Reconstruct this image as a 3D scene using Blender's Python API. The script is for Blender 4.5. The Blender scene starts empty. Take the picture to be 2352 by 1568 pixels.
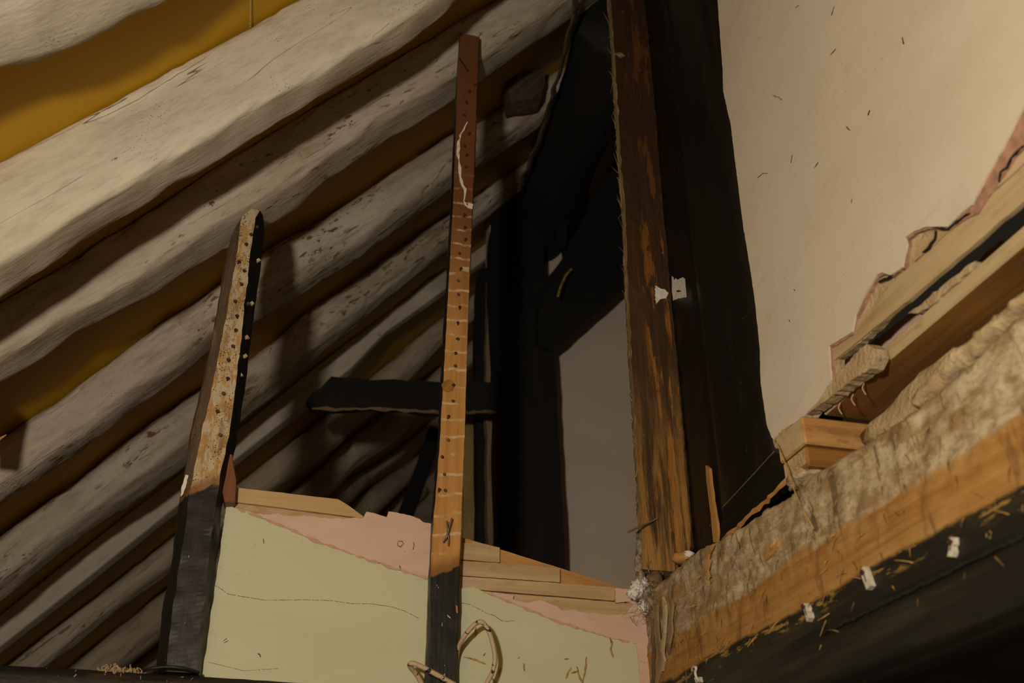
import bpy, bmesh, math, random
import numpy as np
from mathutils import Vector, Matrix, noise as mnoise

random.seed(7)
SC = bpy.context.scene
COL = SC.collection

# ------------------------------------------------------------------ camera
F, CX, CY = 2350.0, 1176.0, 784.0
PITCH, YAW = math.radians(30), math.radians(14)
CAM = Vector((0, 0, 1.6))
FW = Vector((math.sin(YAW)*math.cos(PITCH), math.cos(YAW)*math.cos(PITCH), math.sin(PITCH)))
RT = Vector((math.cos(YAW), -math.sin(YAW), 0))
UP = RT.cross(FW)
cd = bpy.data.cameras.new('camera')
cd.sensor_width = 36.0
cd.lens = 36.0*F/2352.0
cd.clip_start = 0.01
cd.dof.use_dof = True
cd.dof.focus_distance = 2.95
cd.dof.aperture_fstop = 3.2
cam = bpy.data.objects.new('camera', cd)
COL.objects.link(cam)
m = Matrix((RT, UP, -FW)).transposed().to_4x4()
m.translation = CAM
cam.matrix_world = m
SC.camera = cam

# ------------------------------------------------------------------ light
w = bpy.data.worlds.new('world')
SC.world = w
w.use_nodes = True
bg = w.node_tree.nodes['Background']
bg.inputs['Color'].default_value = (1.0, 0.80, 0.55, 1)
bg.inputs['Strength'].default_value = 0.014
ld = bpy.data.lights.new('work_lamp', 'POINT')
ld.energy = 212
ld.color = (1.0, 0.88, 0.70)
ld.shadow_soft_size = 0.07
lo = bpy.data.objects.new('work_lamp', ld)
lo.location = (-0.55, -0.30, 1.92)
COL.objects.link(lo)
SC.view_settings.view_transform = 'Standard'
SC.view_settings.look = 'None'
SC.view_settings.exposure = 0.0
SC.view_settings.gamma = 1.0
SC.view_settings.use_curve_mapping = False

# ------------------------------------------------------------------ geometry of the place
def ray(x, y): return FW*F + RT*(x-CX) + UP*(CY-y)
def on(x, y, n, d):
    r = ray(x, y)
    return CAM + r*((d - n.dot(CAM))/n.dot(r))
EX, EY, EZ = Vector((1, 0, 0)), Vector((0, 1, 0)), Vector((0, 0, 1))
def PY(x, y, Y): return on(x, y, EY, Y)
def PX(x, y, X): return on(x, y, EX, X)
TH = math.radians(47.45)                       # roof pitch
RN = Vector((math.sin(TH), 0, -math.cos(TH)))  # roof normal, into the room
RU = Vector((math.cos(TH), 0, math.sin(TH)))   # up the rafters
WC = 1.583                                     # rafter plane to camera
RD = RN.dot(CAM) - WC
def PR(x, y, wv=0.0): return on(x, y, RN, RD + wv)
def roof_pt(s, Y, wv):                         # s along rafter, Y depth, wv off the rafter plane
    return RU*s + RN*(RD + wv) + EY*Y
YP = 2.70      # front of the partition studs
HU = 0.125     # underlay lies this far above the rafter plane

# ------------------------------------------------------------------ helpers
WM = {}
def frame(o, x, z):
    x = x.normalized(); z = (z - x*z.dot(x)).normalized(); y = z.cross(x)
    mm = Matrix((x, y, z)).transposed().to_4x4(); mm.translation = o
    return mm
def put(o, M, parent=None):
    COL.objects.link(o)
    WM[o.name] = M
    if parent is not None:
        o.parent = parent
        o.matrix_basis = WM[parent.name].inverted() @ M
    else:
        o.matrix_basis = M
    return o
def tag(o, label=None, cat=None, group=None, kind=None):
    if label: o['label'] = label
    if cat: o['category'] = cat
    if group: o['group'] = group
    if kind: o['kind'] = kind
    return o
def empty(name, loc, label=None, cat=None, group=None, kind=None):
    o = bpy.data.objects.new(name, None)
    o.empty_display_size = 0.05
    put(o, Matrix.Translation(loc))
    return tag(o, label, cat, group, kind)
def build(name, verts, faces, M, mats, parent=None, smooth=False, fmats=None, bevel=0):
    inv = M.inverted()
    me = bpy.data.meshes.new(name)
    me.from_pydata([tuple(inv @ v) for v in verts], [], faces)
    if not isinstance(mats, (list, tuple)): mats = [mats]
    for mt in mats: me.materials.append(mt)
    if fmats is not None:
        for p, i in zip(me.polygons, fmats): p.material_index = i
    bm = bmesh.new(); bm.from_mesh(me)
    bmesh.ops.recalc_face_normals(bm, faces=bm.faces)
    if bevel:
        bmesh.ops.bevel(bm, geom=[e for e in bm.edges if e.is_manifold and e.calc_face_angle(0) > 0.6], offset=bevel, segments=1, affect='EDGES')
    bm.to_mesh(me); bm.free()
    if smooth:
        for p in me.polygons: p.use_smooth = True
    o = bpy.data.objects.new(name, me)
    return put(o, M, parent)
def ragged(pts, amp, step, rnd, closed=True):
    out = []
    n = len(pts)
    for i in range(n if closed else n-1):
        a, b = pts[i], pts[(i+1) % n]
        L = (b-a).length
        k = max(1, min(60, int(L/step)))
        dirv = (b-a).normalized() if L > 1e-9 else EX
        for j in range(k):
            t = j/k
            p = a.lerp(b, t)
            if amp:
                p = p + Vector((rnd.uniform(-1, 1), rnd.uniform(-1, 1), rnd.uniform(-1, 1)))*amp*(0.3 if j == 0 else 1)
            out.append(p)
    if not closed: out.append(pts[-1])
    return out
def slab(name, pts, nrm, thick, mat, parent=None, amp=0.0, step=0.02, xdir=None, bevel=0, seed=1):
    """flat piece: outline pts on its front face (facing nrm), thickness going backwards"""
    rnd = random.Random(seed)
    nrm = nrm.normalized()
    P = ragged(pts, amp, step, rnd)
    c0 = pts[0]
    P = [p - nrm*(p-c0).dot(nrm) for p in P]
    n = len(P)
    back = [p - nrm*thick + Vector((rnd.uniform(-1, 1), rnd.uniform(-1, 1), rnd.uniform(-1, 1)))*amp*0.6 for p in P]
    faces = [list(range(n)), list(range(2*n-1, n-1, -1))]
    for i in range(n):
        j = (i+1) % n
        faces.append([i, j, n+j, n+i])
    if xdir is None: xdir = pts[1]-pts[0]
    c = sum(pts, Vector())/len(pts)
    return build(name, P+back, faces, frame(c, xdir, nrm), mat, parent, bevel=bevel)
def loft(name, rings, M, mats, parent=None, smooth=True, colmat=None, cap=True):
    n = len(rings[0])
    V = [v for r in rings for v in r]
    Fc, fm = [], []
    for i in range(len(rings)-1):
        for j in range(n):
            k = (j+1) % n
            Fc.append([i*n+j, i*n+k, (i+1)*n+k, (i+1)*n+j]); fm.append(colmat[j] if colmat else 0)
    if cap:
        Fc.append(list(range(n-1, -1, -1))); fm.append(0)
        Fc.append([(len(rings)-1)*n+j for j in range(n)]); fm.append(0)
    return build(name, V, Fc, M, mats, parent, smooth, fm)
def fbm(v, o=4): return mnoise.fractal(v, 0.9, 2.1, o)
def timber(name, p0, p1, zdir, wy, hz, mat, parent=None, pw=5, n=24, step=0.04, coarse=0.004, fine=0.0015, seed=0, bow=None, endj=0.006, smooth=True):
    """beam from p0 to p1, half width wy (local y), half height hz (local z)"""
    L = (p1-p0).length
    M = frame(p0, p1-p0, zdir)
    X, Yv, Z = [M.col[i].to_3d() for i in range(3)]
    k = max(4, int(L/step))
    rings = []
    sd = Vector((seed*7.3, seed*3.1, seed*1.7))
    for i in range(k+1):
        t = i/k; r = []
        c = p0.lerp(p1, t)
        c = c + Yv*(coarse*2*mnoise.noise(Vector((t*L*1.3, seed, 0)))) + Z*(coarse*2*mnoise.noise(Vector((t*L*1.3, seed, 9))))
        if bow: c = c + bow*math.sin(math.pi*t)
        for j in range(n):
            a = 2*math.pi*(j+0.5)/n
            ca, sa = math.cos(a), math.sin(a)
            rr = (abs(ca)**pw + abs(sa)**pw)**(-1/pw)
            v = Vector((t*L, ca*wy*3, sa*hz*3))
            dsp = coarse*fbm(Vector((v.x*2.2, v.y*9, v.z*9))+sd) + fine*fbm(Vector((v.x*14, v.y*50, v.z*50))+sd)
            e = 0
            if i in (0, k): e = endj*mnoise.noise(v*30+sd)
            r.append(c + Yv*(ca*rr*wy + ca*dsp) + Z*(sa*rr*hz + sa*dsp) + X*e)
        rings.append(r)
    return loft(name, rings, M, mat, parent, smooth)
def tube(name, pts, rad, mat, parent=None, n=8, smoothn=6):
    # Catmull-Rom through pts
    P = []
    for i in range(len(pts)-1):
        a = pts[max(i-1, 0)]; b = pts[i]; c = pts[i+1]; d = pts[min(i+2, len(pts)-1)]
        for j in range(smoothn):
            t = j/smoothn
            P.append(0.5*((2*b)+(c-a)*t+(2*a-5*b+4*c-d)*t*t+(3*b-a-3*c+d)*t**3))
    P.append(pts[-1])
    rings = []
    for i, p in enumerate(P):
        tg = (P[min(i+1, len(P)-1)]-P[max(i-1, 0)]).normalized()
        u = tg.cross(Vector((0.3, 0.9, 0.2))).normalized(); v = tg.cross(u)
        r = rad(i/(len(P)-1)) if callable(rad) else rad
        rings.append([p+(u*math.cos(2*math.pi*k/n)+v*math.sin(2*math.pi*k/n))*r for k in range(n)])
    return loft(name, rings, frame(P[0], P[-1]-P[0] if (P[-1]-P[0]).length > 1e-4 else EX, Vector((0.1, -1, 0.2))), mat, parent)
def ribbon(name, pts, width, nrm, mat, parent=None, thick=0.0006, seed=0, var=0.5):
    """thin raised or painted line following pts on a face with normal nrm"""
    rnd = random.Random(seed)
    P = ragged(pts, width*0.35, width*2.0, rnd, closed=False)
    A, B = [], []
    for i, p in enumerate(P):
        tg = (P[min(i+1, len(P)-1)]-P[max(i-1, 0)])
        sd = nrm.cross(tg).normalized()
        hw = width*0.5*(1+var*rnd.uniform(-1, 1))*(0.35 if i in (0, len(P)-1) else 1)
        A.append(p+sd*hw); B.append(p-sd*hw)
    V, Fc = [], []
    for a, b in zip(A, B): V += [a+nrm*thick, b+nrm*thick, b-nrm*0.001, a-nrm*0.001]
    for i in range(len(P)-1):
        for j in range(4):
            k = (j+1) % 4
            Fc.append([i*4+j, i*4+k, i*4+4+k, i*4+4+j])
    Fc += [[0, 1, 2, 3], [len(V)-1, len(V)-2, len(V)-3, len(V)-4]]
    return build(name, V, Fc, frame(P[0], P[-1]-P[0], nrm), mat, parent)

# ------------------------------------------------------------------ materials
class NT:
    def __init__(s, name, rough=0.8, spec=0.3):
        s.m = bpy.data.materials.new(name); s.m.use_nodes = True
        s.t = s.m.node_tree; s.b = s.t.nodes['Principled BSDF']
        s.b.inputs['Roughness'].default_value = rough
        s.b.inputs['Specular IOR Level'].default_value = spec
        tc = s.t.nodes.new('ShaderNodeTexCoord'); oi = s.t.nodes.new('ShaderNodeObjectInfo')
        mul = s.op('MULTIPLY', oi.outputs['Random'], 37.0)
        add = s.t.nodes.new('ShaderNodeVectorMath'); add.operation = 'ADD'
        s.l(tc.outputs['Object'], add.inputs[0]); s.l(mul, add.inputs[1])
        s.co = add.outputs[0]; s.raw = tc.outputs['Object']
        sp = s.t.nodes.new('ShaderNodeSeparateXYZ'); s.l(s.raw, sp.inputs[0])
        s.x, s.y, s.z = sp.outputs
    def l(s, a, b): s.t.links.new(a, b)
    def setv(s, sock, v):
        if hasattr(v, 'is_linked') or isinstance(v, bpy.types.NodeSocket): s.l(v, sock)
        else: sock.default_value = v
    def op(s, o, a, b=None, c=None, clamp=False):
        n = s.t.nodes.new('ShaderNodeMath'); n.operation = o; n.use_clamp = clamp
        s.setv(n.inputs[0], a)
        if b is not None: s.setv(n.inputs[1], b)
        if c is not None: s.setv(n.inputs[2], c)
        return n.outputs[0]
    def map(s, sc, loc=(0, 0, 0)):
        n = s.t.nodes.new('ShaderNodeMapping'); s.l(s.co, n.inputs[0])
        n.inputs['Scale'].default_value = sc; n.inputs['Location'].default_value = loc
        return n.outputs[0]
    def noise(s, sc, detail=5, rough=0.55, dist=0.0, loc=(0, 0, 0)):
        n = s.t.nodes.new('ShaderNodeTexNoise'); n.inputs['Scale'].default_value = 1
        n.inputs['Detail'].default_value = detail; n.inputs['Roughness'].default_value = rough
        n.inputs['Distortion'].default_value = dist
        s.l(s.map(sc if isinstance(sc, tuple) else (sc, sc, sc), loc), n.inputs['Vector'])
        return n.outputs['Fac']
    def voro(s, sc, feature='F1'):
        n = s.t.nodes.new('ShaderNodeTexVoronoi'); n.feature = feature; n.inputs['Scale'].default_value = 1
        s.l(s.map(sc if isinstance(sc, tuple) else (sc, sc, sc)), n.inputs['Vector'])
        return n.outputs['Distance']
    def step(s, f, a, b):
        n = s.t.nodes.new('ShaderNodeMapRange'); n.interpolation_type = 'SMOOTHSTEP'
        s.setv(n.inputs[0], f); n.inputs[1].default_value = a; n.inputs[2].default_value = b
        return n.outputs[0]
    def mix(s, f, a, b):
        n = s.t.nodes.new('ShaderNodeMix'); n.data_type = 'RGBA'
        s.setv(n.inputs['Factor'], f)
        s.setv(n.inputs['A'], a if not isinstance(a, tuple) else a+(1,)); s.setv(n.inputs['B'], b if not isinstance(b, tuple) else b+(1,))
        return n.outputs['Result']
    def fin(s, col, bump=None, strength=0.5, dist=0.004, rough=None):
        if isinstance(col, tuple): col = s.mix(0.0, col, col)
        s.l(col, s.b.inputs['Base Color'])
        if rough is not None: s.setv(s.b.inputs['Roughness'], rough)
        if bump is not None:
            b = s.t.nodes.new('ShaderNodeBump'); b.inputs['Strength'].default_value = strength; b.inputs['Distance'].default_value = dist
            s.l(bump, b.inputs['Height']); s.l(b.outputs[0], s.b.inputs['Normal'])
        return s.m
    def lines(s, sc, width, loc=(0, 0, 0)):        # thin wandering lines along the grain
        n = s.noise(sc, 3, 0.5, 0, loc)
        d = s.op('ABSOLUTE', s.op('SUBTRACT', n, 0.5))
        return s.step(d, width, width*0.3)

def whitewash(name, c1, c2, wood=(0.10, 0.055, 0.025), wear=0.66, stain=0.45, stain_col=(0.22, 0.14, 0.06), bump=0.5, crack=0.004):
    t = NT(name, 0.8, 0.2)
    base = t.mix(t.step(t.noise((1.5, 7, 7), 5, 0.6), 0.35, 0.65), c1, c2)
    base = t.mix(t.op('MULTIPLY', t.step(t.noise((14, 60, 60), 6, 0.7), 0.42, 0.72), 0.42), base, tuple(x*0.62 for x in c2))
    st = t.op('MULTIPLY', t.step(t.noise((2.5, 14, 14), 7, 0.68, 0.3), 0.50, 0.72), stain)
    base = t.mix(st, base, stain_col)
    wr = t.step(t.noise((14, 44, 44), 8, 0.66, 0.2), wear, wear+0.03)
    gate = t.step(t.noise((2.2, 7, 7), 3, 0.5, 0, (3, 1, 7)), 0.46, 0.60)
    wr = t.op('MULTIPLY', wr, gate)
    base = t.mix(wr, base, t.mix(t.noise((10, 90, 90), 3), wood, (wood[0]*2.6, wood[1]*2.2, wood[2]*1.8)))
    ck = t.op('MULTIPLY', t.lines((0.35, 7, 7), crack), t.step(t.noise((2.5, 9, 9), 4, 0.6, 0, (9, 2, 4)), 0.47, 0.56))
    base = t.mix(t.op('MULTIPLY', ck, 0.75), base, (0.05, 0.03, 0.015))
    sp = t.op('MULTIPLY', t.step(t.voro((110, 150, 150)), 0.22, 0.12), t.step(t.noise(6, 3, 0.6, 0, (5, 5, 5)), 0.55, 0.68))
    base = t.mix(sp, base, (0.07, 0.04, 0.02))
    h = t.op('ADD', t.op('MULTIPLY', t.noise((30, 110, 110), 7, 0.65), 0.7), t.op('MULTIPLY', t.noise((4, 16, 16), 6, 0.6), 1.5))
    h = t.op('SUBTRACT', h, t.op('MULTIPLY', t.op('ADD', t.op('ADD', wr, ck), sp), 0.35))
    return t.fin(base, h, bump, 0.006)

def wood(name, ca, cb, cc, rough=0.7, gr=55, knots=False, bump=0.35, dirt=None):
    t = NT(name, rough, 0.3)
    g = t.noise((2.2, gr, gr), 5, 0.6, 0.6)
    c = t.mix(t.step(g, 0.3, 0.7), ca, cb)
    c = t.mix(t.op('MULTIPLY', t.step(t.noise((2, 9, 9), 5, 0.6), 0.45, 0.75), 0.8), c, cc)
    if dirt: c = t.mix(t.op('MULTIPLY', t.step(t.noise((7, 22, 22), 6, 0.7, 0.3), 0.52, 0.68), 0.75), c, dirt)
    return t.fin(c, t.op('ADD', g, t.noise((30, 120, 120), 3)), bump, 0.002)

def blackpaint(name, base=(0.010, 0.0095, 0.009), rough=0.42, worn=(0.05, 0.03, 0.015), chip=0.72):
    t = NT(name, rough, 0.4)
    c = t.mix(t.step(t.noise((4, 18, 18), 6, 0.65), 0.5, 0.75), base, worn)
    fl = t.step(t.noise((30, 90, 90), 4, 0.6), chip, chip+0.03)
    c = t.mix(fl, c, (0.30, 0.24, 0.16))
    g = t.noise((8, 60, 60), 6, 0.6)
    return t.fin(c, t.op('ADD', g, t.noise(25, 5)), 0.4, 0.004, t.op('ADD', t.op('MULTIPLY', g, 0.35), rough-0.12))

def plain(name, col, rough=0.7, var=0.25, sc=30, bump=0.3, metal=0.0):
    t = NT(name, rough)
    t.b.inputs['Metallic'].default_value = metal
    n = t.noise(sc, 5, 0.6)
    c = t.mix(t.step(n, 0.35, 0.7), col, tuple(x*(1-var*2) for x in col))
    return t.fin(c, n, bump, 0.002)

M = {}
M['ww_near'] = whitewash('whitewash_cream', (0.65, 0.59, 0.475), (0.58, 0.515, 0.40), wear=0.68, stain=0.25, crack=0.003, bump=0.45)
M['ww_mid'] = whitewash('whitewash_speckled', (0.55, 0.49, 0.39), (0.46, 0.39, 0.30), wear=0.60, stain=0.55)
M['ww_log'] = whitewash('whitewash_worn_log', (0.60, 0.53, 0.44), (0.46, 0.385, 0.295), wear=0.565, stain=0.75, stain_col=(0.25, 0.165, 0.085), bump=0.8)
M['ww_far'] = whitewash('whitewash_dusty', (0.62, 0.53, 0.42), (0.50, 0.42, 0.32), wear=0.66, stain=0.6, bump=0.6)
M['ww_board'] = whitewash('whitewash_board', (0.62, 0.55, 0.46), (0.55, 0.48, 0.395), wear=0.78, stain=0.2, bump=0.2, crack=0.002)

def mk_yellow():
    t = NT('yellow_roof_membrane', 0.55, 0.25)
    c = t.mix(t.step(t.noise((0.8, 2, 2), 3), 0.35, 0.7), (0.50, 0.285, 0.014), (0.44, 0.25, 0.012))
    c = t.mix(t.op('MULTIPLY', t.step(t.voro(9), 0.05, 0.03), 0.6), c, (0.10, 0.05, 0.01))
    return t.fin(c, t.op('ADD', t.noise((3, 2, 2), 3), t.op('MULTIPLY', t.noise((200, 200, 200), 1), 0.02)), 0.35, 0.02)
M['yellow'] = mk_yellow()

def mk_stud_face(name, split, bare_a, bare_b, bare_c, top_dark=None, stripes=False, flake=None, tones=None):
    """timber face: painted black below local height split, bare above; local x is height"""
    t = NT(name, 0.72, 0.3)
    g = t.noise((2.5, 90, 90), 5, 0.6, 0.5)
    c = t.mix(t.step(g, 0.3, 0.7), bare_a, bare_b)
    c = t.mix(t.op('MULTIPLY', t.step(t.noise((3, 14, 14), 5, 0.65), 0.45, 0.72), 0.8), c, bare_c)
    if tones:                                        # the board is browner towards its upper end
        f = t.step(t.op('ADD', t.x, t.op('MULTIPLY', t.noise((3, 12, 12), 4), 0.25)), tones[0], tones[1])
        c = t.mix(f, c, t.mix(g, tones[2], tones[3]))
    if stripes:
        ph = t.op('ADD', t.op('MULTIPLY', t.x, 1/0.058), t.op('ADD', t.op('MULTIPLY', t.noise((4, 10, 10), 3), 0.9), t.op('MULTIPLY', t.y, 2.2)))
        fr = t.op('ABSOLUTE', t.op('SUBTRACT', t.op('FRACT', ph), 0.5))
        ln = t.op('MULTIPLY', t.step(fr, 0.10, 0.04), t.step(t.noise((35, 30, 30), 5, 0.7), 0.40, 0.60))
        ln = t.op('MULTIPLY', ln, t.op('SUBTRACT', 1.0, t.step(t.x, 1.45, 1.75)))
        c = t.mix(t.op('MULTIPLY', ln, 0.85), c, (0.52, 0.42, 0.27))
    if flake:
        fl = t.step(t.noise((18, 46, 46), 8, 0.70, 0.4), 0.46, 0.53)
        c = t.mix(fl, c, flake)
        sp = t.op('MULTIPLY', t.step(t.voro(150), 0.34, 0.2), t.step(t.noise(16, 4), 0.42, 0.56))
        c = t.mix(sp, c, (0.04, 0.022, 0.012))
        c = t.mix(t.op('MULTIPLY', t.step(t.noise((7, 22, 22), 7, 0.72), 0.50, 0.64), 0.65), c, (0.17, 0.095, 0.04))
    # brown burn just above the paint line, then black paint
    edge = t.op('ADD', t.op('ADD', t.x, t.op('MULTIPLY', t.y, 0.45)), t.op('MULTIPLY', t.op('SUBTRACT', t.noise((12, 26, 26), 5, 0.6), 0.5), 0.035))
    c = t.mix(t.op('MULTIPLY', t.step(edge, split+0.05, split+0.01), 0.8), c, (0.16, 0.065, 0.015))
    pb = t.mix(t.step(t.noise((4, 40, 40), 5, 0.6), 0.45, 0.8), (0.010, 0.009, 0.009), (0.022, 0.018, 0.016))
    pb = t.mix(t.step(t.noise((26, 80, 80), 3, 0.6), 0.71, 0.73), pb, (0.42, 0.37, 0.28))
    pf = t.step(edge, split+0.004, split-0.004)
    c = t.mix(pf, c, pb)
    return t.fin(c, t.op('ADD', g, t.op('MULTIPLY', t.noise((20, 60, 60), 5), 1.0)), 0.5, 0.002, t.op('SUBTRACT', 0.78, t.op('MULTIPLY', pf, 0.30)))

M['black'] = blackpaint('black_paint')
M['black_matt'] = blackpaint('sooty_timber_and_void', (0.006, 0.0055, 0.005), 0.75, (0.012, 0.009, 0.006), 0.79)
M['black_gloss'] = blackpaint('black_gloss_paint', (0.006, 0.0055, 0.005), 0.33, (0.013, 0.010, 0.008), 0.74)
M['black_cable'] = plain('black_cable_sheath', (0.012, 0.012, 0.012), 0.5)
M['lath_pale'] = wood('dusty_lath_wood', (0.46, 0.34, 0.20), (0.37, 0.26, 0.14), (0.50, 0.39, 0.27), 0.85, 40, dirt=(0.30, 0.20, 0.11))
M['lath_orange'] = wood('orange_pine', (0.44, 0.235, 0.075), (0.33, 0.16, 0.045), (0.47, 0.28, 0.11), 0.7, 60, dirt=(0.24, 0.115, 0.04))
M['mdf'] = wood('sawn_pale_board', (0.48, 0.34, 0.17), (0.43, 0.29, 0.14), (0.40, 0.26, 0.12), 0.85, 90)
M['brown_batten'] = wood('brown_batten_wood', (0.30, 0.145, 0.035), (0.20, 0.09, 0.022), (0.24, 0.11, 0.03), 0.6, 45)
M['batten_face'] = wood('pale_batten_face', (0.44, 0.35, 0.21), (0.37, 0.28, 0.15), (0.48, 0.40, 0.27), 0.85, 35, dirt=(0.29, 0.21, 0.11))
M['red_block'] = wood('red_brown_wood', (0.17, 0.062, 0.022), (0.11, 0.038, 0.014), (0.20, 0.08, 0.03), 0.55, 40)
M['worn_post'] = wood('worn_grey_wood', (0.26, 0.19, 0.11), (0.16, 0.11, 0.06), (0.32, 0.26, 0.17), 0.85, 40)
M['straw'] = plain('straw', (0.45, 0.27, 0.09), 0.8, 0.3, 60)
M['nail'] = plain('rusty_nail', (0.10, 0.055, 0.035), 0.6, 0.3, 200, 0.3, 0.5)
M['steel'] = plain('bare_nail_steel', (0.20, 0.16, 0.13), 0.45, 0.2, 200, 0.2, 0.7)
M['clip'] = plain('white_plastic', (0.62, 0.57, 0.48), 0.5, 0.15, 60)
M['chalk'] = plain('white_chalk', (0.72, 0.66, 0.58), 0.95, 0.1, 200)
M['whitepaint'] = plain('white_paint_splash', (0.72, 0.70, 0.66), 0.8, 0.12, 60)
M['crack'] = plain('crack_dark', (0.16, 0.11, 0.055), 0.9, 0.1)
M['pinkedge'] = plain('pink_plaster_edge', (0.40, 0.235, 0.165), 0.9, 0.2, 50, 0.8)
M['hair'] = plain('hair_mortar', (0.34, 0.27, 0.18), 0.95, 0.4, 60, 0.8)
M['yellowboard'] = plain('yellow_board', (0.36, 0.26, 0.09), 0.8, 0.15, 5)

def mk_plaster(name, c1, c2, marks=(0.30, 0.24, 0.16), sc=3.0, speck=0.5, bump=0.12):
    t = NT(name, 0.72, 0.25)
    c = t.mix(t.step(t.noise((sc, sc*2.2, sc), 5, 0.6), 0.35, 0.68), c1, c2)
    sm = t.op('MULTIPLY', t.step(t.noise((sc*2, sc*7, sc), 5, 0.6, 0.6), 0.56, 0.75), 0.35)
    c = t.mix(sm, c, marks)
    sp = t.op('MULTIPLY', t.step(t.voro((55, 90, 60)), 0.14, 0.08), t.step(t.noise(7, 2), 0.5, 0.62))
    c = t.mix(t.op('MULTIPLY', sp, speck), c, (0.08, 0.05, 0.025))
    return t.fin(c, t.op('ADD', t.noise((6, 6, 6), 4), t.op('MULTIPLY', t.noise((50, 50, 50), 4), 0.25)), bump, 0.01)
M['wall_white'] = mk_plaster('white_wall_plaster', (0.58, 0.54, 0.47), (0.545, 0.50, 0.425), (0.44, 0.39, 0.31), 2.2, 0.5, 0.25)
M['wall_back'] = mk_plaster('grey_back_plaster', (0.64, 0.555, 0.465), (0.60, 0.52, 0.435), (0.54, 0.46, 0.38), 2.0, 0.3, 0.15)
M['green'] = mk_plaster('green_gloss_wall_paint', (0.50, 0.51, 0.355), (0.475, 0.48, 0.33), (0.43, 0.41, 0.27), 2.5, 0.35, 0.06)
M['pink'] = mk_plaster('pink_plaster', (0.58, 0.415, 0.345), (0.53, 0.375, 0.305), (0.42, 0.29, 0.21), 6, 0.6, 0.3)
M['pink_dark'] = mk_plaster('pink_old_plaster', (0.50, 0.31, 0.22), (0.44, 0.27, 0.19), (0.30, 0.18, 0.10), 6, 0.6, 0.3)
def mk_mortar():
    t = NT('lime_mortar', 0.9, 0.2)
    c = t.mix(t.step(t.noise(14, 6, 0.65), 0.35, 0.68), (0.48, 0.39, 0.25), (0.34, 0.25, 0.14))
    c = t.mix(t.step(t.noise(60, 5, 0.7), 0.6, 0.7), c, (0.18, 0.12, 0.06))
    return t.fin(c, t.op('ADD', t.noise(30, 7, 0.65), t.noise(90, 4)), 0.9, 0.006)
M['mortar'] = mk_mortar()

def mk_post():
    t = NT('rough_brown_post_timber', 0.6, 0.35)
    g = t.noise((1.8, 45, 45), 7, 0.65, 0.5)
    c = t.mix(t.step(g, 0.3, 0.72), (0.040, 0.022, 0.010), (0.085, 0.044, 0.015))
    og = t.op('MULTIPLY', t.step(t.noise((3.2, 26, 26), 8, 0.70, 0.2, (4, 4, 4)), 0.52, 0.58), t.step(t.op('ADD', t.y, t.op('MULTIPLY', t.noise((3, 6, 6), 3), 0.05)), 0.035, 0.0))
    c = t.mix(t.op('MULTIPLY', og, 0.9), c, (0.34, 0.135, 0.022))
    lowf = t.step(t.op('ADD', t.x, t.op('MULTIPLY', t.noise((6, 20, 20), 5), 0.2)), 0.85, 0.15)
    c = t.mix(t.op('MULTIPLY', lowf, t.step(t.noise((2.2, 30, 30), 8, 0.68, 0.3), 0.42, 0.58)), c, (0.36, 0.19, 0.05))
    hi = t.step(t.op('ADD', t.x, t.op('MULTIPLY', t.noise((6, 20, 20), 4), 0.3)), 0.6, 1.9)
    c = t.mix(t.op('MULTIPLY', hi, 0.72), c, (0.04, 0.016, 0.009))
    c = t.mix(t.step(t.noise((24, 70, 70), 4, 0.65), 0.70, 0.73), c, (0.45, 0.33, 0.17))
    return t.fin(c, t.op('ADD', g, t.noise((10, 70, 70), 6, 0.7)), 0.9, 0.006)
M['post'] = mk_post()
M['post_edge'] = wood('fibrous_sapwood_edge', (0.30, 0.215, 0.11), (0.15, 0.095, 0.04), (0.34, 0.26, 0.15), 0.85, 60, bump=0.9)
M['chamfer'] = wood('grimy_waney_edge', (0.20, 0.13, 0.065), (0.09, 0.055, 0.03), (0.26, 0.17, 0.08), 0.85, 50, bump=0.8, dirt=(0.05, 0.03, 0.02))

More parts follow.
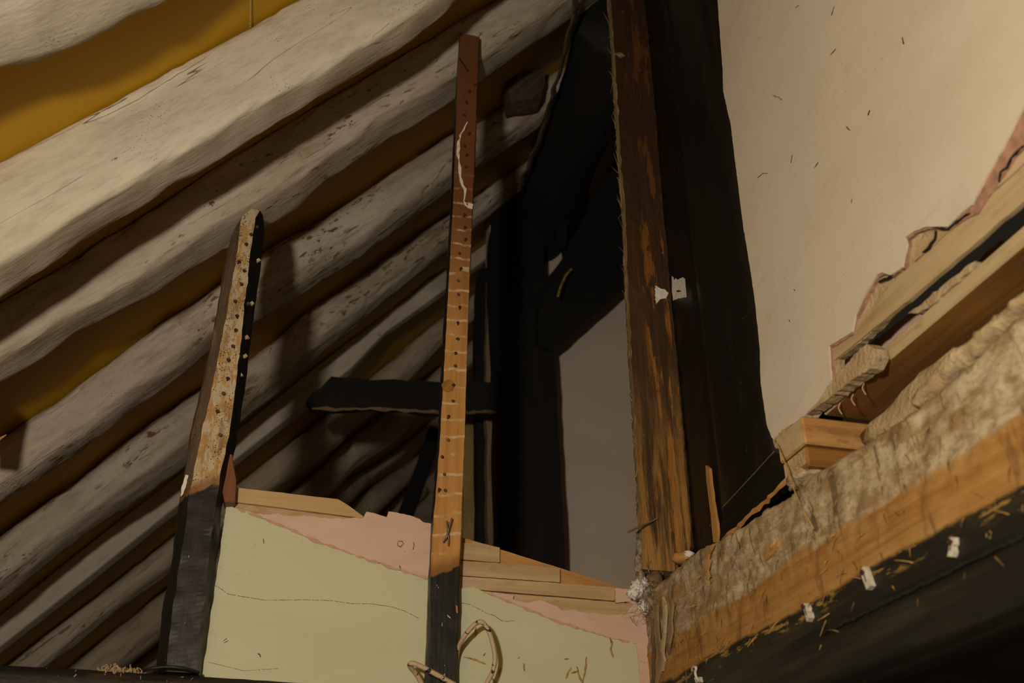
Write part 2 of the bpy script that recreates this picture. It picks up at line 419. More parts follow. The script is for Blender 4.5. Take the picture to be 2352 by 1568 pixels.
M['dim_wane'] = wood('dull_waney_wood', (0.10, 0.072, 0.045), (0.045, 0.032, 0.02), (0.12, 0.09, 0.06), 0.85, 50, bump=0.8)
def mk_beam():
    t = NT('hewn_beam_face', 0.7, 0.25)
    wob = t.op('ADD', t.y, t.op('MULTIPLY', t.op('SUBTRACT', t.noise((5, 9, 9), 6, 0.6), 0.5), 0.05))
    wob2 = t.op('ADD', t.y, t.op('MULTIPLY', t.op('SUBTRACT', t.noise((9, 16, 16), 7, 0.65), 0.5), 0.035))
    # black paint, bare orange, mortar-smeared pale band
    blk = t.mix(t.step(t.noise((3, 30, 30), 5, 0.6), 0.45, 0.75), (0.012, 0.0115, 0.009), (0.030, 0.026, 0.016))
    blk = t.mix(t.step(t.noise((30, 26, 26), 3, 0.6), 0.73, 0.75), blk, (0.30, 0.23, 0.12))
    g = t.noise((2.5, 60, 60), 6, 0.6, 0.4)
    org = t.mix(t.step(g, 0.3, 0.7), (0.36, 0.20, 0.06), (0.25, 0.12, 0.03))
    org = t.mix(t.op('MULTIPLY', t.step(t.noise((6, 14, 14), 6, 0.7), 0.45, 0.7), 0.7), org, (0.40, 0.25, 0.10))
    org = t.mix(t.op('MULTIPLY', t.step(t.noise((26, 6, 6), 7, 0.7, 0.4), 0.52, 0.66), 0.75), org, (0.13, 0.06, 0.02))
    pl = t.mix(t.step(t.noise((16, 30, 30), 7, 0.7), 0.38, 0.62), (0.46, 0.39, 0.27), (0.26, 0.18, 0.095))
    pl = t.mix(t.op('MULTIPLY', t.step(t.noise((3.2, 6, 6), 7, 0.68, 0.5), 0.50, 0.62), 0.8), pl, (0.27, 0.165, 0.065))
    pl = t.mix(t.op('MULTIPLY', t.step(t.noise((34, 7, 7), 7, 0.72, 0.5), 0.56, 0.64), 0.85), pl, (0.11, 0.065, 0.03))
    pl = t.mix(t.op('MULTIPLY', t.step(t.noise((90, 110, 110), 4, 0.7), 0.54, 0.66), 0.55), pl, (0.15, 0.10, 0.05))
    fleck = t.op('MULTIPLY', t.step(t.noise((14, 70, 70), 5, 0.65), 0.56, 0.62), t.step(t.op('ABSOLUTE', t.op('SUBTRACT', t.y, 0.155)), 0.03, 0.01))
    c = t.mix(t.step(wob2, 0.160, 0.172), blk, org)
    c = t.mix(t.op('MULTIPLY', fleck, 0.75), c, (0.34, 0.22, 0.06))
    c = t.mix(t.step(wob, 0.255, 0.272), c, pl)
    h = t.op('ADD', t.op('MULTIPLY', t.noise((24, 60, 60), 7, 0.7), t.step(t.y, 0.2, 0.3)), t.op('MULTIPLY', t.noise((6, 80, 80), 6, 0.6), 0.4))
    return t.fin(c, h, 0.8, 0.006, t.op('SUBTRACT', 0.85, t.op('MULTIPLY', t.step(t.y, 0.17, 0.15), 0.35)))
M['beam'] = mk_beam()
def mk_cable():
    t = NT('paint_splashed_cable', 0.55, 0.35)
    c = t.mix(t.step(t.noise((22, 22, 90), 5, 0.6), 0.565, 0.585), (0.44, 0.33, 0.21), (0.015, 0.013, 0.012))
    return t.fin(c, t.noise((16, 70, 70), 5, 0.6), 0.4, 0.002)
M['cable'] = mk_cable()

# ------------------------------------------------------------------ roof: underlay and rafters
ceil = empty('ceiling', roof_pt(2.0, 3.0, -HU), 'yellow roofing underlay stretched above the whitewashed rafters', None, None, 'structure')
V, Fc = [], []
NS, NY = 70, 110
for i in range(NS+1):
    for j in range(NY+1):
        s = -0.6+6.2*i/NS; Y = -1.2+11.8*j/NY
        V.append(roof_pt(s, Y, -HU-0.006+0.010*mnoise.noise(Vector((s*1.7, Y*2.5, 0)))+0.004*mnoise.noise(Vector((s*6, Y*5, 3)))))
for i in range(NS):
    for j in range(NY):
        a = i*(NY+1)+j
        Fc.append([a, a+1, a+NY+2, a+NY+1])
build('underlay', V, Fc, frame(roof_pt(2, 3, -HU), RU, RN), M['yellow'], ceil, True)
sa, sb = PR(577, -60, -HU+0.004), PR(574, 64, -HU+0.004)
for k in range(26):
    a = sa.lerp(sb, k/26); b = sa.lerp(sb, (k+0.55)/26)
    ribbon('seam_stitch', [a, b], 0.008, RN, M['batten_face'], ceil, 0.0015, k, 0.2)

def interp(tab, s):
    if s <= tab[0][0]: return tab[0][1]
    for (a, va), (b, vb) in zip(tab, tab[1:]):
        if s <= b: return va+(vb-va)*(s-a)/(b-a)
    return tab[-1][1]
def edge_tab(px):
    T = []
    for x, y in px:
        p = PR(x, y, 0.0)
        T.append((p.dot(RU), math.atan2(p.y, WC)))
    T.sort()
    return T
def rafter(up, lo, k, pw, mat, label, s0, s1, seed, coarse=0.006, fine=0.003, bumps=(), n=44):
    tu, tl = edge_tab(up), edge_tab(lo)
    q = pw/(pw-1)
    st = int((s1-s0)/0.03)
    rings = []
    sd = Vector((seed*11.7, seed*5.1, seed*2.3))
    for i in range(st+1):
        s = s0+(s1-s0)*i/st
        a0, a1 = interp(tu, s), interp(tl, s)
        am = 0.5*(a0+a1); half = 0.5*(a1-a0)
        phi = math.pi/2-am                      # angle of the sight line to the roof plane
        b = 0.06
        for _ in range(6):
            wcen = -HU+b*0.97
            R = (WC-wcen)/math.cos(am)
            S = R*math.sin(half)
            b = S/(((k*math.sin(phi))**q+math.cos(phi)**q)**(1/q))
        a = k*b
        Yc = R*math.sin(am); wc = WC-R*math.cos(am)
        ring = []
        for j in range(n):
            an = 2*math.pi*(j+0.5)/n
            ca, sn = math.cos(an), math.sin(an)
            ca = math.copysign(abs(ca)**(2/pw), ca); sn = math.copysign(abs(sn)**(2/pw), sn)
            rr = 1.0
            dsp = coarse*fbm(Vector((s*2.0, ca*1.2, sn*1.2))+sd)+fine*fbm(Vector((s*9, ca*5, sn*5))+sd)
            # chipped arrises
            ar = min(1.5, abs(ca*sn)*2)
            dsp -= ar*max(0, fbm(Vector((s*7, ca*2, sn*2))+sd*2))*coarse*1.2
            for (bs, ban, bw, bh) in bumps:
                dsp += bh*math.exp(-((s-bs)/bw)**2)*max(0, math.cos(an-ban))
            ring.append(roof_pt(s, Yc+ca*(a*rr+dsp), wc+sn*(b*rr+dsp)))
        rings.append(ring)
    o = loft('rafter', rings, frame(roof_pt(s0, rings[0][0].y, 0), RU, RN), mat)
    return tag(o, label, 'rafter', 'whitewashed rafters of the roof slope')

def sx(px): return PR(*px).dot(RU)
S_LO = -0.1
R = []
R.append(rafter([(0, -175), (300, -300)], [(0, 157), (60, 150), (130, 122), (240, 72), (330, 25), (375, 0), (520, -90)], 1.7, 4.5, M['ww_near'],
   'rough whitewashed rafter cutting across the top left corner above the yellow strip', S_LO, 3.6, 1, 0.010, 0.004))
R.append(rafter([(0, 374), (210, 265), (560, 75), (690, 2), (900, -115)],
   [(0, 682), (136, 590), (211, 541), (292, 492), (400, 424), (503, 362), (592, 305), (680, 258), (800, 186), (870, 140), (960, 65), (1030, 0), (1150, -90)], 0.62, 7, M['ww_near'],
   'widest cream whitewashed rafter, right below the broad bright yellow strip', S_LO, 4.6, 2, 0.006, 0.003))
R.append(rafter([(0, 697), (300, 515), (600, 325), (800, 205), (1060, 50), (1140, 0)],
   [(0, 881), (82, 835), (170, 772), (327, 694), (442, 612), (544, 558), (639, 503), (714, 439), (800, 384), (865, 337), (922, 306), (1038, 231), (1099, 187), (1208, 112), (1293, 58)], 1.05, 6, M['ww_mid'],
   'whitewashed rafter that the tops of both nail-studded uprights are fixed against', S_LO, 5.2, 3, 0.006, 0.003))
R.append(rafter([(0, 1012), (170, 898), (327, 779), (381, 741), (476, 680), (640, 560), (800, 466), (1035, 310), (1100, 268), (1170, 236)],
   [(0, 1166), (95, 1101), (190, 1033), (306, 939), (405, 871), (483, 799), (646, 705), (800, 612), (868, 558), (943, 503), (1031, 435), (1099, 384), (1208, 316)], 1.35, 2.9, M['ww_log'],
   'knotty whitewashed log rafter passing behind the middle of the short upright', S_LO, 5.2, 4, 0.007, 0.004, [(sx((420, 790)), math.radians(200), 0.10, 0.012), (sx((690, 640)), math.radians(180), 0.10, 0.010)]))
R.append(rafter([(0, 1229), (177, 1104), (272, 1033), (374, 952), (463, 894), (571, 820), (680, 752), (800, 655), (936, 558), (1018, 500), (1130, 425)],
   [(0, 1384), (102, 1302), (211, 1217), (340, 1135), (418, 1077), (600, 930), (800, 762), (868, 701), (953, 639), (1024, 585), (1150, 475)], 1.6, 2.8, M['ww_log'],
   'round whitewashed log rafter just above the flat plank rafter', S_LO, 5.2, 5, 0.008, 0.004, [(sx((730, 785)), math.radians(190), 0.14, 0.02)]))
R.append(rafter([(0, 1414), (170, 1278), (340, 1145), (418, 1084), (600, 945), (800, 785), (1000, 635), (1040, 600), (1130, 548)],
   [(0, 1502), (200, 1345), (405, 1180), (560, 1055), (800, 866), (902, 760), (1018, 680), (1079, 632), (1140, 585)], 0.9, 10, M['ww_board'],
   'straight flat-sided pale plank rafter running between the round logs', S_LO, 5.2, 6, 0.001, 0.0008))
R.append(rafter([(20, 1526), (392, 1237), (548, 1112), (730, 967), (860, 865), (1010, 735)],
   [(119, 1526), (238, 1424), (388, 1315), (640, 1122), (761, 1042), (787, 1004), (876, 940), (945, 868), (1010, 800)], 1.5, 2.6, M['ww_far'],
   'dusty log rafter with a dark knot, seen left of and below the black cross beam', S_LO, 5.2, 7, 0.008, 0.004))
R.append(rafter([(218, 1486), (385, 1350), (669, 1128), (787, 1030), (835, 979), (883, 943), (1000, 850)],
   [(296, 1530), (361, 1475), (749, 1144), (803, 1087), (883, 1036), (956, 953), (1010, 905)], 1.5, 2.6, M['ww_far'],
   'dim wavy log rafter second below the black cross beam', S_LO, 5.2, 8, 0.008, 0.004))
R.append(rafter([(761, 1143), (825, 1073), (915, 1022), (959, 991), (1010, 950)],
   [(803, 1154), (867, 1087), (991, 998), (1020, 975)], 1.5, 2.6, M['ww_far'],
   'dim thin log rafter third below the black cross beam', S_LO, 5.2, 9, 0.005, 0.003))
R.append(rafter([(816, 1156), (883, 1090), (988, 1017)], [(870, 1176), (959, 1087), (1005, 1050)], 1.5, 2.6, M['ww_far'],
   'far dim log rafter low between the uprights, above the pink plaster', S_LO, 5.2, 10, 0.006, 0.003))
R.append(rafter([(890, 1166), (946, 1110), (1000, 1066)], [(935, 1180), (985, 1130), (1010, 1108)], 1.5, 2.6, M['ww_far'],
   'farthest log rafter, barely lit beside the bottom of the long upright', S_LO, 5.2, 11, 0.006, 0.003))

# ------------------------------------------------------------------ black timbers behind the partition
def slabY(name, px, Y, th, mat, parent=None, **kw):
    return slab(name, [PY(x, y, Y) for x, y in px], -EY, th, mat, parent, **kw)
def slabX(name, px, X, th, mat, parent=None, **kw):
    return slab(name, [PX(x, y, X) for x, y in px], -EX, th, mat, parent, **kw)
# ------------------------------------------------------------------ the room around the camera
o = slab('floor', [Vector((-2.6, -2.4, 0)), Vector((3.4, -2.4, 0)), Vector((3.4, 10.5, 0)), Vector((-2.6, 10.5, 0))], EZ, 0.05, M['chamfer'], xdir=EY)
tag(o, 'dark boarded floor of the loft room', None, None, 'structure')
o = slab('wall_front', [Vector((-2.6, -2.4, 0)), Vector((3.4, -2.4, 0)), Vector((3.4, -2.4, 5.5)), Vector((-2.6, -2.4, 5.5))], EY, 0.1, M['chamfer'], xdir=EX)
tag(o, 'dark boarded wall behind the viewer', None, None, 'structure')

# ------------------------------------------------------------------ walls far behind
wb = slab('wall_back', [Vector((1.05, 4.75, 2.2)), Vector((3.4, 4.75, 2.2)), Vector((3.4, 4.75, 7.0)), Vector((1.05, 4.75, 7.0))], -EY, 0.1, M['wall_back'], xdir=EX)
tag(wb, 'flat grey-white plastered wall standing behind the black post', None, None, 'structure')
we = slab('wall_far', [Vector((-2.5, 10.4, 1.5)), Vector((3.4, 10.4, 1.5)), Vector((3.4, 10.4, 7.5)), Vector((-2.5, 10.4, 7.5))], -EY, 0.1, M['ww_far'], xdir=EX)
tag(we, 'dim far end wall of the loft in shadow', None, None, 'structure')

o = slabY('back_post', [(1150, 1420), (1146, 1250), (1142, 900), (1132, 700), (1130, 560), (1150, 380), (1200, 300), (1252, 300), (1246, 520), (1252, 640), (1273, 800), (1286, 1050), (1302, 1420)], 4.45, 0.13, M['black_matt'], amp=0.004, step=0.08, xdir=EZ)
tag(o, 'massive sooty black post behind the partition, left of the grey wall', 'post')
o = slabY('curved_brace', [(1268, 806), (1440, 655), (1560, 560), (1620, 300), (1440, 320), (1405, 375), (1290, 595), (1240, 660), (1235, 790)], 4.42, 0.12, M['black_matt'], amp=0.004, step=0.08)
tag(o, 'wide black curved brace rising from the back post behind the rough brown post', 'brace')
o = timber('purlin', roof_pt(PR(1325, 0).dot(RU)+0.10, 2.92, 0.17), roof_pt(PR(1150, 560).dot(RU)+0.14, 5.0, 0.17), RN, 0.17, 0.15, M['black_matt'], pw=4, coarse=0.02, fine=0.004, seed=3)
tag(o, 'dark waney purlin under the upper ends of the rafters', 'purlin')
wn = [(1326, -40), (1318, 30), (1300, 95), (1288, 140), (1270, 200), (1256, 270), (1240, 310), (1214, 370), (1200, 400), (1188, 440)]
ribbon('waney_edge', [PR(x, y, 0.10+0.02*k/9) for k, (x, y) in enumerate(wn)], 0.022, (RN-EY*0.6).normalized(), M['dim_wane'], o, 0.012, 5, 0.35)
o = slabY('packing_piece', [(1162, 186), (1178, 172), (1250, 158), (1252, 190), (1244, 222), (1210, 230), (1172, 236)], 3.42, 0.10, M['dim_wane'], amp=0.004, step=0.03)
tag(o, 'dim stubby packing piece under the purlin right of the long upright', 'packing')
o = slabY('dark_backdrop', [(1280, -250), (1760, -250), (1760, 640), (1500, 640), (1440, 520), (1425, 330), (1418, 225), (1365, 240), (1335, 330), (1350, 375), (1330, 430), (1300, 500), (1240, 505), (1180, 440), (1230, 200)], 4.58, 0.03, M['black_matt'], amp=0.003, step=0.1)  # black sheet added so the unlit void beyond the purlin stays black
tag(o, 'black boarding added for the dark void high up between the purlin and the rough brown post', 'backdrop')
o = slabY('hanging_batten', [(1276, 400), (1300, 405), (1303, 540), (1298, 568), (1284, 566), (1280, 540)], 4.36, 0.05, M['black_matt'], amp=0.002, step=0.03)
tag(o, 'short dark batten with a broken end hanging above the curved brace', 'batten')
o = tube('wire_stub', [PY(1312, 618, 4.3), PY(1300, 632, 4.28), PY(1288, 658, 4.26), PY(1281, 681, 4.25)], 0.007, M['straw'])
tag(o, 'pale bent strip sticking down from the black curved brace', 'strip')
o = slabY('black_cross_beam', [(703, 922), (716, 905), (762, 864), (850, 872), (905, 870), (1000, 876), (1160, 880), (1160, 948), (1010, 946), (900, 938), (850, 936), (770, 940), (716, 938)], 4.40, 0.05, M['black_matt'], amp=0.006, step=0.06)
tag(o, 'black horizontal cross beam from the rafters to the black post', 'beam')
ribbon('split_edge', [PY(716, 938, 4.396), PY(770, 941, 4.396), PY(850, 937, 4.396), PY(900, 940, 4.396), PY(1010, 947, 4.396), PY(1140, 947, 4.396)], 0.014, Vector((0, -1, -0.3)).normalized(), M['chamfer'], o, 0.003, 5)
o = slabY('yellow_strip', [(1062, 1262), (1098, 1262), (1094, 940), (1066, 940)], 4.9, 0.03, M['yellowboard'], amp=0.001, step=0.1, xdir=EZ)
tag(o, 'dull yellow upright strip just right of the long upright', 'board')
o = slabY('dark_upright', [(1098, 1270), (1122, 1270), (1118, 680), (1130, 610), (1100, 620), (1092, 760)], 4.75, 0.08, M['black_matt'], amp=0.003, step=0.08, xdir=EZ)
tag(o, 'narrow dark upright between the yellow strip and the worn pale upright', 'upright')
o = slabY('worn_upright', [(1122, 1275), (1150, 1275), (1143, 1000), (1136, 640), (1122, 640), (1116, 800)], 4.62, 0.06, M['worn_post'], amp=0.004, step=0.06, xdir=EZ)
tag(o, 'narrow worn pale upright against the left side of the black post', 'upright')
o = timber('leaning_board', PY(920, 1215, 6.2), PY(1003, 985, 6.2), -EY, 0.05, 0.02, M['black_matt'], pw=8, seed=8)
tag(o, 'dark board leaning at the far end below the cross beam', 'board')

# ------------------------------------------------------------------ uprights of the partition
def upright(rows, cols, name, mats, colmat, parent, step=10, jit=0.0012, seed=0, sub=3, YP=YP):
    """rows: (y, x per column); cols: depth of each column behind the front"""
    rings = []
    R2 = []
    for (y0, a), (y1, b) in zip(rows, rows[1:]):
        k = max(1, int(abs(y1-y0)/step))
        for i in range(k):
            t = i/k
            R2.append((y0+(y1-y0)*t, [u+(v-u)*t for u, v in zip(a, b)]))
    R2.append(rows[-1])
    cm = None
    for (y, xs) in R2:
        # one height for the whole ring, taken on the front plane
        z = PY(xs[len(xs)//2], y, YP).z
        ring = []
        cm = []
        P = []
        for x, dpt in zip(xs, cols):
            p = PY(x, y, YP+dpt)
            P.append(Vector((p.x, YP+dpt, z)))
        n = len(P)
        for i in range(n):
            a, b = P[i], P[(i+1) % n]
            for j in range(sub):
                q = a.lerp(b, j/sub)
                d = Vector((mnoise.noise(Vector((q.x*60, q.z*25, seed+q.y*40))), mnoise.noise(Vector((q.x*60, q.z*25, seed+9+q.y*40))), 0))
                ring.append(q+d*jit*(2.2 if j == 0 else 1))
                cm.append(colmat[i])
        rings.append(ring)
    base = rings[0][0]
    return loft(name, rings, frame(Vector((sum(v.x for v in rings[0])/len(rings[0]), YP, base.z)), EZ, -EY), mats, parent, False, cm)

# nail: shank and flat head along +z of its own frame
def nail_mesh(name, r, hr, L):
    bm = bmesh.new()
    prof = [(r, -0.01), (r, L-0.002), (hr, L-0.002), (hr*0.9, L)]
    rings = []
    for pr, z in prof:
        rings.append([bm.verts.new((pr*math.cos(i*math.pi/4), pr*math.sin(i*math.pi/4), z)) for i in range(8)])
    for a, b in zip(rings, rings[1:]):
        for i in range(8): bm.faces.new((a[i], a[(i+1) % 8], b[(i+1) % 8], b[i]))
    bm.faces.new(rings[-1])
    me = bpy.data.meshes.new(name); bm.to_mesh(me); bm.free(); me.materials.append(M['nail'])
    return me
NAIL = nail_mesh('nail', 0.0026, 0.0055, 0.012)
NAIL2 = nail_mesh('nail_stub', 0.0030, 0.0048, 0.010)
def nails(pxs, parent, me, tilt, seed):
    rnd = random.Random(seed)
    for x, y in pxs:
        p = PY(x, y, YP-0.0005)
        d = Vector((rnd.uniform(-tilt, tilt), -1, rnd.uniform(-tilt, tilt)))
        put(bpy.data.objects.new('nail', me), frame(p, d.orthogonal(), d), parent)

# short upright
zb = PY(420, 1545, YP).z
st1 = empty('stud', Vector((-0.17, YP, zb)), 'short upright with flaking pale paint above and black paint below', 'stud')
h1 = PY(465, 1122, YP).z-zb
M['stud1_face'] = mk_stud_face('flaking_pale_stud_face', h1, (0.42, 0.26, 0.10), (0.32, 0.18, 0.06), (0.46, 0.31, 0.14), flake=(0.46, 0.38, 0.25))
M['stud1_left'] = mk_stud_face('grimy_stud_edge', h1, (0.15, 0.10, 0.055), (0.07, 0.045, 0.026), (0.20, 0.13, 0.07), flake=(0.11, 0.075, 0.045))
rows = [(1545, (358, 362, 380, 452, 460, 460)), (1400, (374, 378, 396, 466, 482, 482)), (1250, (400, 404, 420, 484, 502, 502)), (1150, (410, 414, 432, 497, 512, 512)), (1090, (424, 426, 444, 506, 526, 526)),
        (1000, (436, 440, 462, 526, 545, 545)), (850, (470, 474, 496, 546, 568, 568)), (700, (500, 503, 524, 562, 586, 586)), (600, (518, 521, 541, 573, 600, 600)), (530, (532, 536, 550, 582, 608, 608)), (500, (548, 550, 556, 588, 609, 609)), (483, (572, 573, 578, 597, 607, 607))]
upright(rows, [0.062, 0.03, 0.0, 0.0, 0.03, 0.062], 'timber', [M['stud1_left'], M['stud1_face'], M['black_gloss']], [0, 0, 1, 2, 2, 2], st1, seed=3, jit=0.0018)
nails([(592, 524), (577, 541), (567, 564), (547, 605), (560, 624), (554, 655), (541, 694), (545, 730), (540, 762), (534, 797), (525, 830), (522, 873), (512, 905), (499, 948), (570, 700), (506, 1000)], st1, NAIL, 0.25, 4)
for k, (x, y) in enumerate([(593, 598), (578, 697), (566, 775), (563, 818), (552, 862), (524, 990)]):
    c = PY(x, y, YP+0.012)
    slab('plaster_crumb', [c+Vector((0.008, 0, 0.002)), c+Vector((0.001, 0, 0.010)), c+Vector((-0.006, 0, 0.003)), c+Vector((-0.003, 0, -0.007))], -EY, 0.008, M['mortar'], st1, amp=0.002, step=0.006, seed=k)

slabY('paint_streak', [(426, 1090), (433, 1091), (428, 1112), (421, 1134), (415, 1140), (417, 1118)], YP+0.012, 0.004, M['chalk'], st1, amp=0.001, step=0.006)

# long upright
zb2 = PY(1010, 1575, YP).z
st2 = empty('stud', Vector((0.49, YP, zb2)), 'long upright of orange-brown wood with nail stubs and pale lath marks', 'stud')
h2 = PY(1022, 1312, YP).z-zb2
zt2 = PY(1075, 90, YP).z-zb2
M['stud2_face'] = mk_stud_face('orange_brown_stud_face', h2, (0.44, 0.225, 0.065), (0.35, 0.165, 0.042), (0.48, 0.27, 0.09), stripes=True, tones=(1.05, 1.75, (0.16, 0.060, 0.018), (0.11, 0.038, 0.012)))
rows = [(1575, (973, 976, 984, 1047, 1049, 1049)), (1450, (979, 982, 988, 1050, 1053, 1053)), (1320, (983, 985, 989, 1053, 1056, 1056)), (1290, (986, 987, 990, 1055, 1057, 1057)), (1200, (990, 991, 995, 1059, 1062, 1062)), (1100, (998, 1000, 1004, 1063, 1065, 1065)), (1000, (1005, 1007, 1011, 1067, 1068, 1068)), (850, (1013, 1015, 1020, 1071, 1072, 1072)),
        (700, (1021, 1022, 1028, 1076, 1077, 1077)), (480, (1034, 1035, 1040, 1084, 1086, 1086)), (300, (1042, 1043, 1047, 1092, 1094, 1094)), (170, (1048, 1049, 1051, 1097, 1098, 1098)), (100, (1053, 1054, 1056, 1099, 1101, 1101)), (84, (1054, 1055, 1057, 1100, 1102, 1102))]
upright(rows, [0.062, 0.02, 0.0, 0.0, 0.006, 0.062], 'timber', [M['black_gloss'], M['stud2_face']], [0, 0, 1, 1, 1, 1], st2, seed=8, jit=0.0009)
nails([(1090, 196), (1079, 214), (1073, 238), (1064, 265), (1077, 310), (1068, 337), (1071, 358), (1069, 384), (1070, 462), (1066, 497), (1067, 525), (1069, 553), (1056, 583), (1057, 620), (1052, 645), (1053, 677), (1056, 709), (1052, 745), (1049, 778), (1046, 813), (1047, 842), (1039, 884), (1039, 921), (1029, 960), (1030, 1010), (1017, 1051), (1022, 1089), (1008, 1128), (1022, 1127)], st2, NAIL2, 0.5, 9)
tube('bent_nail', [PY(1019, 1246, YP), PY(1026, 1232, YP-0.012), PY(1033, 1208, YP-0.016), PY(1038, 1190, YP-0.018)], 0.0028, M['steel'], st2)
tube('bent_nail', [PY(1031, 1254, YP), PY(1030, 1235, YP-0.010), PY(1028, 1215, YP-0.014), PY(1026, 1196, YP-0.016)], 0.0026, M['steel'], st2)
tube('bent_nail', [PY(1056, 134, YP), PY(1063, 146, YP-0.010), PY(1073, 160, YP-0.018)], 0.003, M['nail'], st2)
ch = [(1074, 280), (1068, 291), (1060, 305), (1053, 325), (1051, 350), (1054, 375), (1056, 395), (1060, 415), (1062, 425), (1068, 435), (1068, 448), (1066, 460), (1069, 470), (1076, 476), (1085, 478)]
ribbon('chalk_mark', [PY(x, y, YP-0.002) for x, y in ch], 0.007, -EY, M['chalk'], st2, 0.0008, 4, 0.7)
slabY('paint_dab', [(1076, 466), (1086, 468), (1085, 480), (1074, 477)], YP-0.003, 0.002, M['chalk'], st2, amp=0.001, step=0.003)
slabY('paint_fleck', [(1027, 1411), (1034, 1417), (1035, 1420), (1029, 1415)], YP-0.002, 0.002, M['chalk'], st2)
slabY('paint_fleck', [(1047, 1389), (1051, 1392), (1052, 1408), (1048, 1406)], YP-0.002, 0.002, M['lath_orange'], st2)
slabY('torn_fibre', [(1062, 612), (1078, 613), (1077, 625), (1060, 620)], YP-0.002, 0.002, M['lath_pale'], st2, amp=0.0006, step=0.006)
slabY('knot', [(1014, 884), (1020, 875), (1030, 871), (1040, 874), (1046, 884), (1040, 896), (1028, 900), (1018, 896)], YP-0.0022, 0.002, M['brown_batten'], st2, amp=0.0006, step=0.006)

# upright peeping in at the left edge
zb0 = PY(-30, 1015, YP).z
st0 = empty('timber_stub', Vector((-0.82, YP, zb0)), 'splintered timber stub just peeping in at the left edge of the view', 'stub')
rows = [(1015, (-60, -56, -50, -20, -16, -16)), (960, (-60, -56, -50, -12, -5, -5)), (912, (-66, -62, -50, -2, 7, 7)), (895, (-62, -58, -50, -12, -2, -2))]
upright(rows, [0.062, 0.03, 0.0, 0.0, 0.03, 0.062], 'timber', [M['stud1_left'], M['chamfer'], M['chamfer']], [0, 0, 1, 2, 2, 2], st0, seed=5, jit=0.002, YP=2.98)
tube('splinter', [PY(-14, 1016, YP), PY(2, 1006, YP-0.01), PY(15, 998, YP-0.02)], lambda t: 0.006*(1-0.8*t), M['straw'], st0)

# red-brown block wedged beside the short upright
wg = [(514, 1052), (524, 1040), (534, 1043), (538, 1075), (543, 1100), (541, 1152), (516, 1153), (508, 1110), (506, 1075)]
o = slabY('wedge_block', wg, YP+0.018, 0.05, M['red_block'], amp=0.001, step=0.02, xdir=EZ, bevel=0.002)
tag(o, 'small red-brown wooden block wedged against the short upright', 'block')

# ------------------------------------------------------------------ infill panels of the partition
YG, YK, YL = YP+0.055, YP+0.059, YP+0.064
pa = empty('partition_panel', Vector((0.17, YG, zb)), 'green painted plaster panel between the short and the long upright', 'wall panel')
slabY('lath', [(532, 1118), (541, 1119), (777, 1146), (800, 1160), (835, 1186), (832, 1189), (532, 1151)], YL-0.008, 0.022, M['mdf'], pa, amp=0.0006, step=0.03, xdir=EX)
slabY('lath', [(519, 1153), (541, 1155), (832, 1192), (1000, 1214), (1000, 1262), (519, 1200)], YL, 0.012, M['lath_pale'], pa, amp=0.0006, step=0.03, xdir=EX)
slabY('lath', [(519, 1204), (1000, 1266), (1000, 1312), (519, 1250)], YL, 0.012, M['lath_pale'], pa, xdir=EX)
slabY('lath', [(519, 1254), (1000, 1316), (1000, 1362), (519, 1300)], YL, 0.012, M['lath_pale'], pa, xdir=EX)
pk = slabY('pink_coat', [(535, 1165), (590, 1180), (612, 1181), (640, 1179), (652, 1185), (700, 1184), (760, 1191), (800, 1190), (835, 1187), (842, 1175), (866, 1180), (888, 1187), (893, 1174), (905, 1176), (935, 1182), (963, 1191), (972, 1199), (1000, 1203), (1000, 1350), (900, 1315), (700, 1250), (540, 1185)], YK, 0.006, M['pink'], pa, amp=0.0016, step=0.008, xdir=EX, seed=3)
gl = [(521, 1158), (545, 1168), (580, 1182), (620, 1198), (700, 1232), (740, 1250), (800, 1270), (860, 1291), (930, 1314), (1000, 1336)]
gc = slabY('green_coat', gl+[(1000, 1600), (446, 1600), (462, 1535), (500, 1290)], YG, 0.006, M['green'], pa, amp=0.0007, step=0.006, xdir=EX, seed=4)
ribbon('torn_paint_edge', [PY(x, y-1, YG-0.0002) for x, y in gl[1:]], 0.007, -EY, M['pink_dark'], pa, 0.0012, 3, 0.8)
ribbon('hairline_crack', [PY(x, y, YG) for x, y in [(489, 1342), (505, 1350), (524, 1364), (560, 1370), (610, 1378), (700, 1377), (760, 1379), (810, 1386), (850, 1386), (900, 1393), (930, 1403), (962, 1420)]], 0.0013, -EY, M['crack'], gc, 0.0003, 6)
ribbon('hairline_crack', [PY(x, y, YG) for x, y in [(478, 1520), (560, 1540), (640, 1535)]], 0.0010, -EY, M['crack'], gc, 0.0002, 7)
ribbon('hair', [PY(x, y, YK-0.002) for x, y in [(914, 1242), (924, 1243), (927, 1248), (920, 1256), (912, 1251), (914, 1244)]], 0.0016, -EY, M['crack'], pk, 0.001, 8)
ribbon('hair', [PY(x, y, YK-0.002) for x, y in [(949, 1244), (951, 1252), (948, 1262)]], 0.0016, -EY, M['crack'], pk, 0.001, 9)
for k, (pts) in enumerate([[(512, 1472), (521, 1466)], [(514, 1477), (524, 1471)], [(591, 1500), (597, 1503), (598, 1509)], [(605, 1237), (606, 1248)], [(917, 1298), (920, 1306)]]):
    ribbon('speck', [PY(x, y, YG-0.0004) for x, y in pts], 0.0035, -EY, M['black_cable'], gc, 0.002, k)

